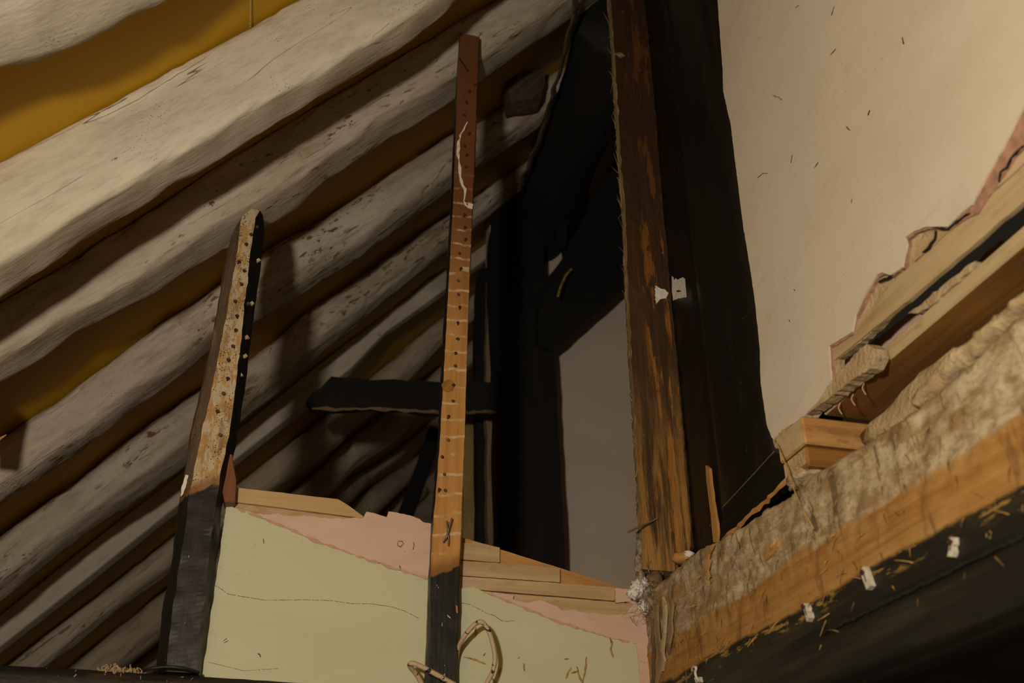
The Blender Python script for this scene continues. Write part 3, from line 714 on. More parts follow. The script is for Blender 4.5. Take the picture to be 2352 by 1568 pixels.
pb = empty('partition_panel', Vector((0.8, YG, zb2)), 'green painted panel right of the long upright with bare stepped laths', 'wall panel')
slabY('backing_board', [(1040, 1228), (1100, 1245), (1148, 1261), (1287, 1304), (1410, 1344), (1460, 1362), (1460, 1400), (1040, 1300)], YL+0.012, 0.02, M['lath_orange'], pb, amp=0.0005, step=0.03, xdir=PY(1460, 1362, YL)-PY(1100, 1245, YL))
slabY('lath', [(1040, 1247), (1082, 1247), (1087, 1242), (1100, 1246), (1148, 1257), (1148, 1291), (1040, 1283)], YL, 0.012, M['lath_pale'], pb, amp=0.0005, step=0.02, xdir=EX)
slabY('lath', [(1040, 1286), (1150, 1293), (1200, 1296), (1286, 1305), (1286, 1337), (1160, 1328), (1040, 1320)], YL-0.003, 0.012, M['lath_pale'], pb, amp=0.0005, step=0.02, xdir=EX)
slabY('lath', [(1040, 1322), (1160, 1330), (1286, 1339), (1411, 1349), (1411, 1379), (1250, 1366), (1105, 1354), (1040, 1350)], YL-0.004, 0.012, M['lath_pale'], pb, amp=0.0005, step=0.02, xdir=EX)
slabY('lath', [(1060, 1355), (1110, 1358), (1250, 1369), (1411, 1382), (1452, 1386), (1452, 1420), (1250, 1402), (1060, 1388)], YL, 0.012, M['lath_pale'], pb, amp=0.0005, step=0.02, xdir=EX)
slabY('lath', [(1060, 1392), (1452, 1424), (1452, 1458), (1060, 1426)], YL, 0.012, M['lath_pale'], pb, xdir=EX)
slabY('pink_coat', [(1112, 1357), (1160, 1364), (1180, 1366), (1178, 1376), (1208, 1384), (1240, 1377), (1280, 1392), (1290, 1402), (1320, 1399), (1330, 1405), (1400, 1412), (1440, 1410), (1446, 1396), (1455, 1388), (1440, 1380), (1415, 1383), (1413, 1350), (1440, 1352), (1458, 1362), (1478, 1388), (1500, 1412), (1508, 1470), (1510, 1600), (1462, 1600), (1462, 1486), (1380, 1466), (1280, 1430), (1180, 1394)], YK-0.008, 0.012, M['pink'], pb, amp=0.0016, step=0.008, xdir=EX, seed=9)
gl = [(1040, 1352), (1068, 1350), (1085, 1347), (1110, 1358), (1140, 1371), (1170, 1383), (1220, 1404), (1280, 1428), (1340, 1447), (1400, 1465), (1440, 1473), (1461, 1479)]
gc = slabY('green_coat', gl+[(1466, 1520), (1472, 1600), (1030, 1600)], YG-0.006, 0.010, M['green'], pb, amp=0.0007, step=0.006, xdir=EX, seed=5)
ribbon('torn_paint_edge', [PY(x, y-1, YG-0.0062) for x, y in gl[3:]], 0.006, -EY, M['pink_dark'], pb, 0.0012, 13, 0.8)
ribbon('hairline_crack', [PY(x, y, YG-0.006) for x, y in [(1060, 1384), (1080, 1388), (1098, 1397), (1120, 1409), (1135, 1413), (1150, 1424), (1164, 1427), (1185, 1424)]], 0.0013, -EY, M['crack'], gc, 0.0003, 16)
rnd = random.Random(5)
for k, pts in enumerate([[(1065, 1508), (1090, 1514), (1116, 1525)], [(1093, 1440), (1091, 1462)], [(1203, 1523), (1204, 1540)], [(1299, 1558), (1311, 1532)], [(1312, 1545), (1326, 1541)], [(1324, 1530), (1332, 1558), (1338, 1568)], [(1338, 1568), (1344, 1535), (1347, 1508)], [(1296, 1513), (1307, 1512)], [(1400, 1463), (1405, 1480), (1402, 1490), (1408, 1508)], [(1110, 1505), (1115, 1499)], [(1144, 1552), (1150, 1533)], [(1138, 1568), (1128, 1555)], [(1190, 1512), (1193, 1508)]]):
    ribbon('straw', [PY(x, y, YG-0.008-0.002*(k % 3)) for x, y in pts], 0.0034, -EY, M['straw'] if k not in (9, 12) else M['black_cable'], gc, 0.002, k, 0.6)

# ------------------------------------------------------------------ sill and cables
ZS = PY(230, 1538, YP-0.02).z
sill = timber('sill_beam', Vector((-1.7, YP+0.04, ZS-0.10)), Vector((1.10, YP+0.04, ZS-0.10)), -EY, 0.10, 0.06, M['black'], pw=9, coarse=0.003, fine=0.0015, seed=2, step=0.03)
tag(sill, 'black horizontal sill beam along the bottom left below the uprights', 'beam')
o = tube('cable', [PY(330, 1540, YP-0.01), PY(345, 1535, YP-0.03), PY(385, 1531, YP-0.035), PY(425, 1535, YP-0.03), PY(457, 1544, YP-0.01)], 0.004, M['black_cable'])
tag(o, 'thin dark cable lying on the sill at the foot of the short upright', 'cable')
o = tube('cable', [PY(1048, 1520, YP+0.03), PY(1052, 1492, YP+0.01), PY(1062, 1468, YP-0.02), PY(1080, 1444, YP-0.04), PY(1094, 1431, YP-0.05), PY(1108, 1429, YP-0.055), PY(1122, 1448, YP-0.055), PY(1132, 1478, YP-0.05), PY(1137, 1512, YP-0.045), PY(1131, 1543, YP-0.04), PY(1118, 1568, YP-0.04), PY(1095, 1600, YP-0.03)], 0.0062, M['cable'], n=10)
tag(o, 'looped paint-splashed cable right of the long upright', 'cable')
o = tube('cable', [PY(980, 1600, YP-0.01), PY(968, 1568, YP-0.02), PY(955, 1546, YP-0.03), PY(943, 1532, YP-0.045), PY(942, 1524, YP-0.055), PY(952, 1524, YP-0.06), PY(975, 1534, YP-0.06), PY(1005, 1550, YP-0.06), PY(1035, 1567, YP-0.06), PY(1075, 1590, YP-0.06)], 0.0066, M['cable'], n=10)
tag(o, 'bent cable end crossing the foot of the long upright', 'cable')
# dust and chips on the sill
def chips(name, centre_fn, n, mat, label, cat, seed, size=0.012, parent=None):
    rnd = random.Random(seed)
    V, Fc = [], []
    for i in range(n):
        c = centre_fn(rnd)
        d = Vector((rnd.uniform(-1, 1), rnd.uniform(-1, 1), rnd.uniform(-1, 1))).normalized()
        e = d.orthogonal().normalized(); f = d.cross(e)
        L = size*rnd.uniform(0.4, 1.6); wv = L*rnd.uniform(0.12, 0.4); tv = wv*0.4
        b = len(V)
        for a1 in (-1, 1):
            for a2 in (-1, 1):
                for a3 in (-1, 1): V.append(c+d*L*a1*0.5+e*wv*a2*0.5*(0.5 if a1 > 0 else 1)+f*tv*a3*0.5)
        for q in ((0, 1, 3, 2), (4, 6, 7, 5), (0, 4, 5, 1), (2, 3, 7, 6), (0, 2, 6, 4), (1, 5, 7, 3)): Fc.append([b+t for t in q])
    o = build(name, V, Fc, Matrix.Translation(V[0]), mat, parent)
    return tag(o, label, cat, None, 'stuff')
def heap(rnd):
    x = rnd.gauss(278, 22); p = PY(x, 1535, YP+0.0); p.z = ZS+abs(rnd.gauss(0, 0.006)); p.y = YP+rnd.uniform(-0.01, 0.03); return p
chips('debris', heap, 160, M['lath_pale'], 'small heap of wood chips and dust on the sill', 'debris', 3, 0.012)
def sprinkle(rnd):
    p = PY(rnd.uniform(80, 470), 1550, YP-0.022); p.z = ZS-rnd.uniform(0.0, 0.05); p.y = YP-0.022; return p
chips('dust', sprinkle, 26, M['lath_pale'], None, None, 4, 0.006, sill)

# ------------------------------------------------------------------ rough brown corner post
zpb = PY(1520, 1300, YP).z
cp = empty('corner_post', Vector((1.15, YP, zpb)), 'rough brown post with orange streaks and a frayed pale left edge', 'post')
rows = [(1312, (1468, 1470, 1477, 1548, 1552, 1552)), (1255, (1466, 1468, 1475, 1588, 1592, 1592)), (1200, (1464, 1466, 1474, 1586, 1590, 1590)), (1100, (1459, 1461, 1467, 1578, 1582, 1582)), (950, (1450, 1452, 1458, 1566, 1570, 1570)), (800, (1441, 1444, 1450, 1552, 1557, 1557)), (700, (1436, 1438, 1445, 1543, 1548, 1548)),
        (600, (1431, 1434, 1441, 1534, 1539, 1539)), (480, (1427, 1429, 1437, 1523, 1528, 1528)), (400, (1420, 1421, 1429, 1516, 1522, 1522)), (200, (1408, 1409, 1417, 1499, 1506, 1506)), (100, (1402, 1403, 1410, 1490, 1497, 1497)), (0, (1393, 1395, 1403, 1482, 1488, 1488)), (-150, (1384, 1386, 1393, 1470, 1476, 1476))]
M_post_obj = upright(rows, [0.10, 0.02, 0.0, 0.0, 0.012, 0.10], 'timber', [M['post_edge'], M['post']], [0, 0, 1, 1, 1, 1], cp, seed=12, jit=0.0024, sub=6)
rnd = random.Random(21)
V, Fc = [], []
def fibre(V, Fc, p, d, L, wd, bend):
    e = d.orthogonal().normalized(); f = d.cross(e)
    b = len(V); k = 4
    for i in range(k+1):
        t = i/k
        c = p+d*L*t+bend*(t*t)
        r = wd*(1-0.7*t)
        for a in range(3): V.append(c+(e*math.cos(a*2.094)+f*math.sin(a*2.094))*r)
    for i in range(k):
        for a in range(3): Fc.append([b+i*3+a, b+i*3+(a+1) % 3, b+i*3+3+(a+1) % 3, b+i*3+3+a])
for i in range(240):
    y = rnd.uniform(-20, 1300)
    x = interp([(-150, 1387), (0, 1396), (400, 1422), (700, 1440), (950, 1453), (1312, 1470)], y)+rnd.uniform(-2, 9)
    p = PY(x, y, YP+0.02)
    d = Vector((rnd.uniform(-0.5, 0.15), rnd.uniform(-0.5, 0.2), rnd.choice((-1, 1))*rnd.uniform(0.6, 1.4))).normalized()
    fibre(V, Fc, p, d, rnd.uniform(0.015, 0.06), rnd.uniform(0.0006, 0.002), Vector((rnd.uniform(-0.012, 0.004), rnd.uniform(-0.01, 0), 0)))
tag(build('frayed_fibres', V, Fc, frame(PY(1430, 600, YP), EZ, -EY), M['post_edge'], cp), kind='stuff')
tube('protruding_splint', [PY(1512, 1189, YP), PY(1490, 1200, YP-0.02), PY(1463, 1212, YP-0.045), PY(1441, 1223, YP-0.06)], 0.003, M['worn_post'], cp)
slabY('paint_splash', [(1506, 655), (1516, 662), (1528, 665), (1536, 672), (1530, 684), (1516, 688), (1507, 697), (1505, 675)], YP-0.004, 0.003, M['whitepaint'], cp, amp=0.0022, step=0.006, seed=2)
slabY('nail_stub', [(1414, 122), (1426, 120), (1436, 128), (1428, 132)], YP-0.005, 0.006, M['post_edge'], cp, amp=0.001, step=0.006)

# hair and rubble where post, panel and beam meet
lump = empty('mortar_lump', PY(1490, 1420, YP), 'ragged lump of white mortar and hair at the foot of the rough brown post', 'mortar')
def blob(name, c, rx, ry, rz, mat, parent, seed, n=14, amp=0.3, rough=22):
    V, Fc = [], []
    nu, nv = n, n//2+2
    for i in range(nv+1):
        th = math.pi*i/nv
        for j in range(nu):
            ph = 2*math.pi*j/nu
            d = Vector((math.sin(th)*math.cos(ph), math.sin(th)*math.sin(ph), math.cos(th)))
            k = 1+amp*fbm(d*1.7+Vector((seed*3.1, seed, 0)))+amp*0.6*mnoise.noise(d*4+Vector((seed, 0, seed)))
            V.append(c+Vector((d.x*rx*k, d.y*ry*k, d.z*rz*k)))
    for i in range(nv):
        for j in range(nu):
            Fc.append([i*nu+j, i*nu+(j+1) % nu, (i+1)*nu+(j+1) % nu, (i+1)*nu+j])
    return build(name, V, Fc, Matrix.Translation(c), mat, parent, True)
for k, (x, y, r, mt) in enumerate([(1466, 1350, 0.022, 'whitepaint'), (1478, 1338, 0.016, 'whitepaint'), (1455, 1362, 0.016, 'whitepaint'), (1490, 1375, 0.028, 'hair'), (1480, 1392, 0.018, 'whitepaint'), (1512, 1385, 0.022, 'hair'), (1472, 1325, 0.014, 'hair'), (1502, 1350, 0.020, 'hair'), (1498, 1335, 0.018, 'hair')]):
    blob('clod', PY(x, y, YP+0.0), r, r*0.8, r*1.1, M[mt], lump, k, amp=0.5)
for k, (x, y, rz_, rx_) in enumerate([(1470, 1262, 0.05, 0.010), (1466, 1295, 0.03, 0.012), (1474, 1235, 0.02, 0.009)]):
    blob('clod', PY(x, y, YP+0.015), rx_, 0.012, rz_, M['hair'], lump, 20+k, amp=0.4)
V, Fc = [], []
for i in range(150):
    p = PY(rnd.gauss(1490, 16), rnd.gauss(1372, 28), YP-0.012)
    d = Vector((rnd.uniform(-1, 1), rnd.uniform(-0.8, 0.1), rnd.uniform(-1, 1))).normalized()
    fibre(V, Fc, p, d, rnd.uniform(0.012, 0.05), rnd.uniform(0.0005, 0.0013), Vector((rnd.uniform(-0.01, 0.01), 0, rnd.uniform(-0.02, 0.01))))
tag(build('hair', V, Fc, Matrix.Translation(PY(1490, 1372, YP)), M['hair'], lump), kind='stuff')

# ------------------------------------------------------------------ the great beam on the right
XB = 1.08
ZB0, ZB1 = 2.012, 2.44
bt = []
for x, y in [(1500, 1345), (1530, 1318), (1560, 1290), (1600, 1258), (1650, 1236), (1700, 1206), (1750, 1172), (1800, 1142), (1850, 1098), (1900, 1064), (1990, 1008), (2085, 945), (2150, 890), (2250, 800), (2352, 705), (2480, 590)]:
    p = PX(x, y, XB); bt.append((p.y, p.z))
bt.sort()
beam = empty('great_beam', Vector((XB, 1.5, ZB0)), 'great hewn beam, pale and orange above and painted black below', 'beam')
V, Fc = [], []
ny, nz = 300, 54
y0, y1 = -0.25, 2.78
for i in range(ny+1):
    Y = y0+(y1-y0)*i/ny
    zt = interp(bt, Y)
    zt += 0.004*fbm(Vector((Y*25, 0, 3)))
    for j in range(nz+1):
        z = ZB0+(zt-ZB0)*j/nz
        hgt = z-ZB0
        rough_ = max(0, min(1, (hgt-0.19)/0.08))
        d = 0.0015*fbm(Vector((Y*8, z*30, 1)))
        d += rough_*(0.006*fbm(Vector((Y*16+z*6, z*12, 5)), 5)+0.004*fbm(Vector((Y*50, z*50, 7)), 3))
        # adze bites
        d += rough_*(-0.013*max(0, mnoise.noise(Vector((Y*26+z*9, z*7, 11)))-0.15))
        d += rough_*(-0.010*max(0, mnoise.noise(Vector((Y*60, z*11, 17)))-0.35))
        # drying crack in the painted part
        cz = 0.094+0.006*mnoise.noise(Vector((Y*3, 0, 2)))
        if Y < 1.95: d -= 0.012*math.exp(-((hgt-cz)/0.004)**2)
        e = max(0, 1-(zt-z)/0.02)
        d -= 0.012*e*e
        e = max(0, 1-(z-ZB0)/0.02)
        d -= 0.006*e*e
        V.append(Vector((XB-d, Y, z)))
nf = len(V)
for i in range(ny):
    for j in range(nz):
        a = i*(nz+1)+j
        Fc.append([a, a+1, a+nz+2, a+nz+1])
# remaining sides
XR = XB+0.26
for i in range(ny+1):
    V.append(Vector((XR, V[i*(nz+1)].y, ZB0))); V.append(Vector((XR, V[i*(nz+1)].y, V[i*(nz+1)+nz].z)))
for i in range(ny):
    a0, a1 = i*(nz+1), (i+1)*(nz+1)
    b0, b1 = nf+2*i, nf+2*i+2
    Fc.append([a0, a1, b1, b0]); Fc.append([a0+nz, b0+1, b1+1, a1+nz]); Fc.append([b0, b1, b1+1, b0+1])
build('timber', V, Fc, frame(Vector((XB, 1.5, ZB0)), -EY, -EX), M['beam'], beam, True)
# straw and splinters stuck to the beam
rnd = random.Random(33)
V, Fc = [], []
for i in range(130):
    Y = rnd.uniform(1.2, 2.65); z = ZB0+rnd.choice((rnd.uniform(0.15, 0.27), rnd.uniform(0.16, 0.40), rnd.uniform(0.15, 0.40), rnd.uniform(0.06, 0.2)))
    p = Vector((XB-0.004, Y, z))
    d = Vector((rnd.uniform(-0.6, 0), rnd.uniform(-0.5, 0.5), rnd.uniform(-1.2, 0.5))).normalized()
    fibre(V, Fc, p, d, rnd.uniform(0.006, 0.032), rnd.uniform(0.0006, 0.002), Vector((0, rnd.uniform(-0.006, 0.006), -0.004)))
tag(build('splinters', V, Fc, frame(Vector((XB, 1.5, 2.2)), -EY, -EX), M['straw'], beam), kind='stuff')
for k, (x, y, s) in enumerate([(1765, 1265, 0.02), (1780, 1258, 0.014), (1757, 1275, 0.012)]):
    c = PX(x, y, XB-0.006)
    slab('torn_wood', [c+Vector((0, s, -s*0.7)), c+Vector((0, -s*0.6, s*0.1)), c+Vector((0, -s, s*0.9)), c+Vector((0, s*0.3, s*0.5))], -EX, 0.008, M['lath_orange'], beam, amp=0.002, step=0.008, seed=k)
for k, pts in enumerate([[(1640, 1250), (1630, 1270), (1624, 1300), (1632, 1325)], [(1634, 1285), (1626, 1310), (1628, 1330)]]):
    ribbon('split_lath', [PX(x, y, XB-0.008) for x, y in pts], 0.008, -EX, M['lath_orange'], beam, 0.003, k, 0.5)
blob('plug', PY(1572, 1283, YP-0.06), 0.035, 0.03, 0.020, M['lath_orange'], beam, 41, 16, 0.25)
blob('plug', PY(1582, 1273, YP-0.085), 0.018, 0.012, 0.010, M['whitepaint'], beam, 42, 12, 0.4)
blob('plug', PY(1505, 1328, YP-0.01), 0.022, 0.02, 0.020, M['chamfer'], beam, 44, 12, 0.3)
# vertical fibrous slivers at the beam's far end
for k, (x, y0_, y1_, wv, mt) in enumerate([(1512, 1390, 1568, 0.016, 'worn_post'), (1526, 1370, 1540, 0.012, 'mortar'), (1540, 1345, 1500, 0.014, 'worn_post'), (1500, 1420, 1590, 0.010, 'chamfer')]):
    ribbon('sliver', [PX(x, y0_, XB-0.004), PX(x+3, (y0_+y1_)/2, XB-0.010), PX(x-2, y1_, XB-0.004)], wv, -EX, M[mt], beam, 0.006, k+50, 0.6)

ribbon('drying_crack', [PX(x, y, XB-0.001) for x, y in [(1880, 1458), (1935, 1432), (2000, 1400), (2100, 1352), (2200, 1303), (2290, 1260), (2400, 1208)]], 0.005, -EX, M['black_matt'], beam, 0.0016, 77, 0.5)

# white cable clips nailed along the beam
def clip(px, label, s=1.0, broken=False, rot=0.0):
    c = PX(px[0], px[1], XB)
    e = empty('cable_clip', c, label, 'cable clip', 'white cable clips on the great beam')
    X_, Y_, Z_ = -EX, -EY, EZ
    up_ = (Z_*math.cos(rot)+Y_*math.sin(rot)); sd = (Y_*math.cos(rot)-Z_*math.sin(rot))
    def P(u, v, h): return c+sd*u*s+up_*v*s+X_*h*s
    prof = [(-0.007, -0.020), (0.007, -0.020), (0.008, -0.006), (0.007, 0.010), (0.006, 0.020), (-0.006, 0.020), (-0.008, 0.004)]
    if broken: prof = [(-0.007, -0.020), (0.006, -0.018), (0.009, -0.008), (0.004, 0.0), (0.008, 0.006), (0.004, 0.018), (-0.007, 0.016), (-0.004, 0.002)]
    sd_ = slab('saddle', [P(u, v, 0.012) for u, v in prof], X_, 0.014*s, M['clip'], e, amp=0.0008, step=0.008, xdir=up_)
    ribbon('hole', [P(0.0, -0.008, 0.012), P(0.001, 0.006, 0.012)], 0.007*s, X_, M['black_cable'], sd_, 0.0006, 5, 0.4)
    put(bpy.data.objects.new('nail', NAIL), frame(P(0.003, 0.010, 0.006), up_, X_), sd_)
    return e
clip((2000, 1328), 'tall white cable clip with a dark hole, in the middle of the beam', 1.0, rot=-0.25)
clip((1862, 1405), 'crumbled white cable clip next to the pale thread, left of the tall clip', 0.95, True, -0.3)
clip((2196, 1256), 'blurred broken white cable clip highest and rightmost on the beam', 0.85, True, 0.5)
e = empty('cable_clip', PX(1597, 1550, XB), 'small hooked white cable clip at the bottom edge of the view', 'cable clip', 'white cable clips on the great beam')
tube('hook', [PX(1590, 1540, XB-0.006), PX(1592, 1532, XB-0.010), PX(1599, 1533, XB-0.012), PX(1597, 1545, XB-0.012), PX(1601, 1558, XB-0.010), PX(1606, 1563, XB-0.006)], 0.0035, M['clip'], e)
slab('saddle', [PX(1594, 1556, XB-0.006), PX(1608, 1554, XB-0.006), PX(1610, 1566, XB-0.006), PX(1598, 1568, XB-0.006)], -EX, 0.006, M['clip'], e, amp=0.0006, step=0.005)
o = tube('thread', [PX(1878, 1425, XB-0.004), PX(1890, 1418, XB-0.012), PX(1905, 1408, XB-0.006)], 0.0012, M['straw'])
tag(o, 'short pale thread beside the crumbled white clip', 'thread')

# ------------------------------------------------------------------ the plastered wall above the beam
XW = 1.15
wr = empty('wall_right', Vector((XW, 1.5, 2.6)), 'white plastered wall above the great beam, broken away at its lower edge', None, None, 'structure')
left = [(1630, -220), (1640, -100), (1648, 0), (1655, 100), (1660, 165), (1661, 210), (1678, 285), (1686, 350), (1697, 440), (1707, 520), (1722, 610), (1735, 700), (1745, 800), (1747, 880), (1753, 920), (1761, 975), (1772, 1004)]
low = [(1780, 1012), (1802, 985), (1840, 962), (1878, 922), (1908, 872), (1903, 795), (1930, 778), (1957, 762), (1964, 722), (1985, 678), (2012, 632), (2026, 625), (2046, 632), (2072, 612), (2083, 560), (2078, 545), (2100, 530), (2130, 520), (2178, 520), (2205, 492), (2232, 470), (2262, 410), (2300, 345), (2330, 285), (2360, 230), (2430, 120), (2520, 0)]
wp = slabX('white_plaster', left+low+[(2520, -220)], XW, 0.012, M['wall_white'], wr, amp=0.0010, step=0.012, xdir=EY, seed=6)
low2 = [(x+dx, y+dy) for (x, y), (dx, dy) in zip(low, [(u*0.6, v*0.6) if i < 19 else (u, v) for i, (u, v) in enumerate([(2, 6), (4, 6), (4, 6), (4, 6), (6, 6), (14, 6), (6, 8), (6, 8), (8, 6), (10, 6), (8, 8), (8, 8), (6, 6), (6, 6), (8, 6), (12, 8), (6, 8), (5, 10), (8, 12), (10, 12), (14, 20), (22, 22), (28, 26), (32, 26), (34, 28), (34, 30), (30, 30)])])]
slabX('pink_undercoat', [(1760, 900)]+low2+[(2520, -100), (2200, 300), (1900, 650)], XW+0.004, 0.012, M['pinkedge'], wr, amp=0.0014, step=0.010, xdir=EY, seed=7)
slabX('mortar_coat', [(1780, 1000), (1800, 1000), (1850, 965), (1890, 925), (1920, 880), (1925, 825), (1990, 775), (2075, 690), (2160, 605), (2230, 540), (2310, 460), (2360, 415), (2500, 280), (2500, 60), (2200, 400), (1950, 650), (1850, 850)], XW+0.012, 0.016, M['mortar'], wr, amp=0.0014, step=0.012, xdir=EY, seed=8)
slabX('lath', [(1915, 828), (1912, 800), (2060, 640), (2520, 230), (2520, 320), (2352, 462), (2100, 678)], XW+0.008, 0.010, M['batten_face'], wr, amp=0.0012, step=0.02, xdir=-EY, seed=9)
slabX('lath', [(2108, 560), (2200, 500), (2300, 395), (2520, 190), (2520, 225), (2290, 430), (2190, 525), (2100, 600)], XW+0.0065, 0.008, M['lath_pale'], wr, amp=0.0015, step=0.02, xdir=-EY, seed=10)
for k, pts in enumerate([[(2150, 530), (2148, 550), (2135, 570), (2120, 580)], [(2352, 335), (2325, 362), (2315, 385), (2300, 395), (2296, 418)], [(2140, 522), (2180, 526), (2215, 498), (2230, 490)], [(2060, 622), (2040, 640), (2020, 648)]]):
    ribbon('deep_crack', [PX(x, y, XW+0.004) for x, y in pts], 0.004, -EX, M['black_matt'], wr, 0.003, k+20, 0.8)
# smears, pits and scratches on the white face
for k, (pts, wv, mt) in enumerate([([(2072, 86), (2076, 101)], 0.005, 'black_cable'), ([(1998, 253), (1994, 265)], 0.005, 'black_cable'), ([(1910, 36), (1916, 15)], 0.0025, 'crack'), ([(1775, 218), (1797, 228)], 0.003, 'straw'), ([(1820, 355), (1817, 374)], 0.002, 'crack'), ([(1957, 456), (1956, 466)], 0.002, 'crack'), ([(1944, 290), (1953, 300)], 0.002, 'crack'), ([(1871, 385), (1880, 372)], 0.003, 'crack'), ([(1812, 735), (1814, 738)], 0.004, 'black_cable'), ([(1824, 664), (1826, 667)], 0.003, 'black_cable'), ([(1827, 18), (1835, 12)], 0.004, 'straw'), ([(1908, 126), (1920, 112)], 0.002, 'crack'), ([(1741, 408), (1752, 398), (1763, 398)], 0.0012, 'crack')]):
    ribbon('scratch', [PX(x, y, XW-0.0005) for x, y in pts], wv, -EX, M[mt], wp, 0.0012, k+70, 0.4)
slabX('pink_back_plaster', [(1960, 850), (1985, 800), (2080, 725), (2150, 680), (2300, 550), (2310, 565), (2150, 720), (2010, 835)], XW+0.10, 0.01, M['pink'], wr, amp=0.002, step=0.02, xdir=EY)
slabX('mortar_nib', [(2085, 720), (2100, 708), (2125, 690), (2170, 650), (2215, 615), (2240, 600), (2225, 625), (2180, 662), (2140, 700), (2110, 718)], XW+0.035, 0.02, M['mortar'], wr, amp=0.003, step=0.012)
slabX('mortar_nib', [(1912, 870), (1940, 840), (1975, 800), (1990, 790), (2008, 800), (2012, 820), (2000, 845), (1960, 870), (1930, 895), (1880, 930), (1850, 955), (1842, 968), (1870, 930)], XW+0.002, 0.03, M['mortar'], wr, amp=0.002, step=0.01, seed=12)
slabX('mortar_nib', [(1775, 1010), (1800, 985), (1842, 964), (1852, 958), (1850, 966), (1835, 985), (1820, 1005), (1800, 1016), (1782, 1030)], XW-0.004, 0.03, M['mortar'], wr, amp=0.003, step=0.008, seed=13)

# brown batten under the laths
XN = 1.19
pA, pB = PX(1892, 952, XN), PX(2352, 566, XN)
zbt = (pA.z+pB.z)/2
hb = 0.034
bat = empty('batten', Vector((XN, 1.3, zbt)), 'brown sawn batten running up to the right below the laths', 'batten')
YF = pA.y
box = lambda xa, xb, ya, yb, za, zb_: [Vector((x, y, z)) for x in (xa, xb) for y in (ya, yb) for z in (za, zb_)]
BF = [[0, 1, 3, 2], [4, 6, 7, 5], [0, 4, 5, 1], [2, 3, 7, 6], [0, 2, 6, 4], [1, 5, 7, 3]]
build('timber', box(XN, XN+0.12, -0.25, YF, zbt, zbt+hb), BF, frame(Vector((XN, 1.3, zbt)), -EY, -EX), [M['batten_face'], M['brown_batten']], bat, fmats=[0, 1, 1, 1, 1, 1], bevel=0.003)
for k, (x, y) in enumerate([(1930, 925), (1985, 880), (1960, 905)]):
    tube('torn_shred', [PX(x, y, XN-0.002), PX(x-4, y+12, XN-0.008), PX(x+4, y+26, XN-0.006)], 0.0014, M['lath_pale'], bat)

# short orange block under the end of the batten
pc = PX(1850, 985, 1.12)
blk = empty('wood_block', Vector((1.12, pc.y, pc.z)), 'short orange wooden block end below the brown batten', 'block')
zt_, zb_ = PX(1850, 950, 1.12).z, PX(1852, 1020, 1.12).z
build('timber', box(1.115, 1.40, pc.y, pc.y+0.12, zb_, zt_), BF, frame(Vector((1.12, pc.y, pc.z)), EX, -EY), [M['lath_orange'], M['batten_face'], M['brown_batten']], blk, fmats=[1, 0, 0, 0, 2, 0], bevel=0.004)
build('lower_piece', box(1.120, 1.34, pc.y+0.012, pc.y+0.12, zb_-0.045, zb_+0.002), BF, frame(Vector((1.12, pc.y, pc.z-0.05)), EX, -EY), [M['brown_batten'], M['mortar']], blk, fmats=[1, 0, 0, 0, 0, 0], bevel=0.006)
blob('dirt_crust', Vector((1.145, pc.y+0.075, zb_-0.05)), 0.035, 0.05, 0.022, M['mortar'], blk, 61, 22, 0.5)
blob('dirt_crust', Vector((1.27, 1.55, 2.50)), 0.07, 0.30, 0.075, M['mortar'], blk, 62, 26, 0.25)
# ridge of mortar on top of the beam
rid = []
for i in range(40):
    t = i/39
    q = PX(2088, 925, 1.10).lerp(PX(2420, 615, 1.10), t)
    r = []
    for j in range(14):
        a = 2*math.pi*j/14
        k_ = 1+0.4*fbm(Vector((t*14, math.cos(a)*1.3, math.sin(a)*1.3+4)))
        r.append(q+Vector((0.03+math.cos(a)*0.028*k_, 0, math.sin(a)*0.017*k_+0.004)))
    rid.append(r)
o = loft('mortar_ridge', rid, frame(rid[0][0], -EY, -EX), M['mortar'])
tag(o, 'long pale ridge of crumbling mortar on top of the great beam', 'mortar')

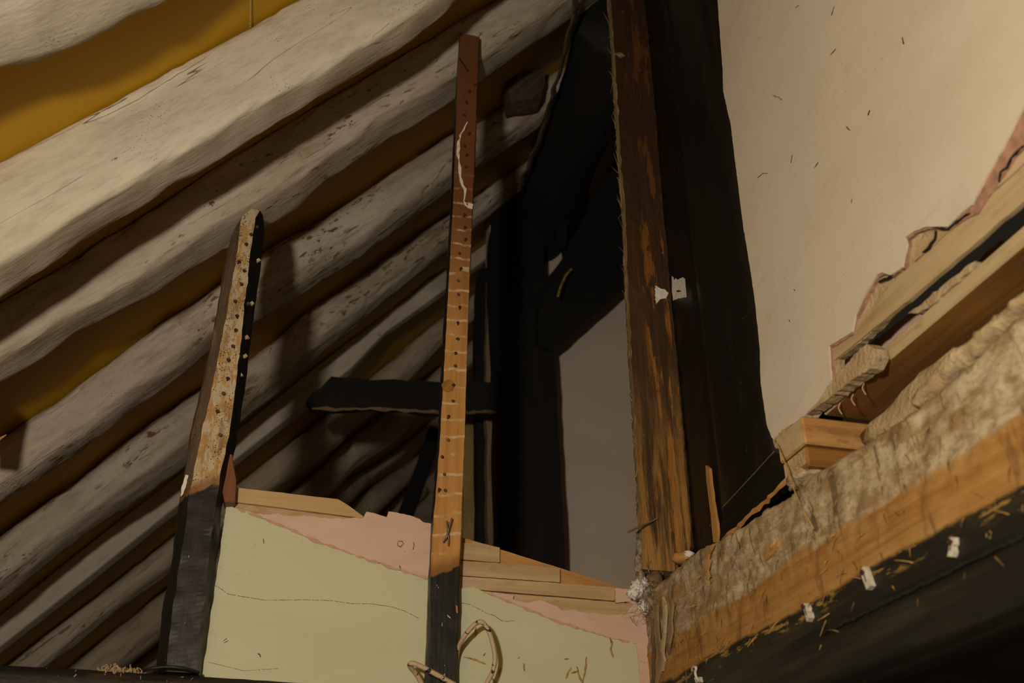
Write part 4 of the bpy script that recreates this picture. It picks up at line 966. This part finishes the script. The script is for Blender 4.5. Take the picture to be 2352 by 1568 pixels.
# ------------------------------------------------------------------ dark timbers between wall and corner post
o = timber('gloss_post', Vector((1.30, 2.27, 2.36)), Vector((1.30, 2.27, 4.9)), -EX, 0.185, 0.12, M['black_gloss'], pw=5, n=40, coarse=0.004, fine=0.001, seed=14)
tag(o, 'glossy black painted post beside the white plastered wall', 'post')
o = timber('recessed_post', Vector((1.325, 2.61, 2.36)), Vector((1.325, 2.61, 4.95)), -EX, 0.145, 0.095, M['black_gloss'], pw=8, seed=15)
tag(o, 'black post set back between the rough brown post and the glossy post', 'post')
o = slab('paper_scrap', [PX(x, y, 1.226) for x, y in [(1543, 634), (1556, 642), (1568, 636), (1573, 640), (1575, 682), (1560, 685), (1546, 690), (1543, 665)]], -EX, 0.003, M['whitepaint'], amp=0.0015, step=0.008)
tag(o, 'small torn white scrap stuck on the black timber beside the brown post', 'scrap')
ribbon('hole', [PX(1554, 668, 1.2255), PX(1564, 668, 1.2255)], 0.008, -EX, M['black_cable'], o, 0.001)
o = slabX('orange_splint', [(1620, 1068), (1629, 1075), (1637, 1150), (1646, 1200), (1648, 1245), (1638, 1245), (1632, 1180), (1622, 1100)], 1.165, 0.008, M['lath_orange'], amp=0.001, step=0.02, xdir=EZ)
tag(o, 'thin orange splint standing upright beside the glossy black post', 'splint')
o = slabX('dark_skirting', [(1652, 1242), (1660, 1170), (1780, 1040), (1830, 1085), (1700, 1212)], 1.14, 0.02, M['black_gloss'], amp=0.0008, step=0.03, xdir=-EY)
tag(o, 'dark slanting board with a bare orange lower edge above the beam', 'board')
ribbon('bare_edge', [PX(1660, 1238, 1.136), PX(1700, 1207, 1.136), PX(1828, 1084, 1.136)], 0.010, Vector((-1, 0, -0.5)).normalized(), M['lath_orange'], o, 0.002, 3, 0.3)
tube('cobweb_thread', [PX(1656, 1168, 1.135), PX(1720, 1100, 1.132), PX(1778, 1036, 1.135)], 0.0008, M['worn_post'], o)
o = tube('straw_stem', [PX(1782, 1012, 1.10), PX(1798, 1050, 1.085), PX(1815, 1098, 1.075), PX(1835, 1150, 1.07), PX(1870, 1215, 1.072)], 0.0016, M['straw'])
tag(o, 'long bent straw hanging from the wall corner over the beam', 'straw')
# ceiling boards of the room beyond, under the beam
o = slab('trim_1', [Vector((1.20, -0.3, 2.02)), Vector((1.20, 2.7, 2.02)), Vector((2.6, 2.7, 2.02)), Vector((2.6, -0.3, 2.02))], -EZ, 0.03, M['black'], xdir=EY)
tag(o, 'dark boarded soffit under the great beam', None, None, 'structure')
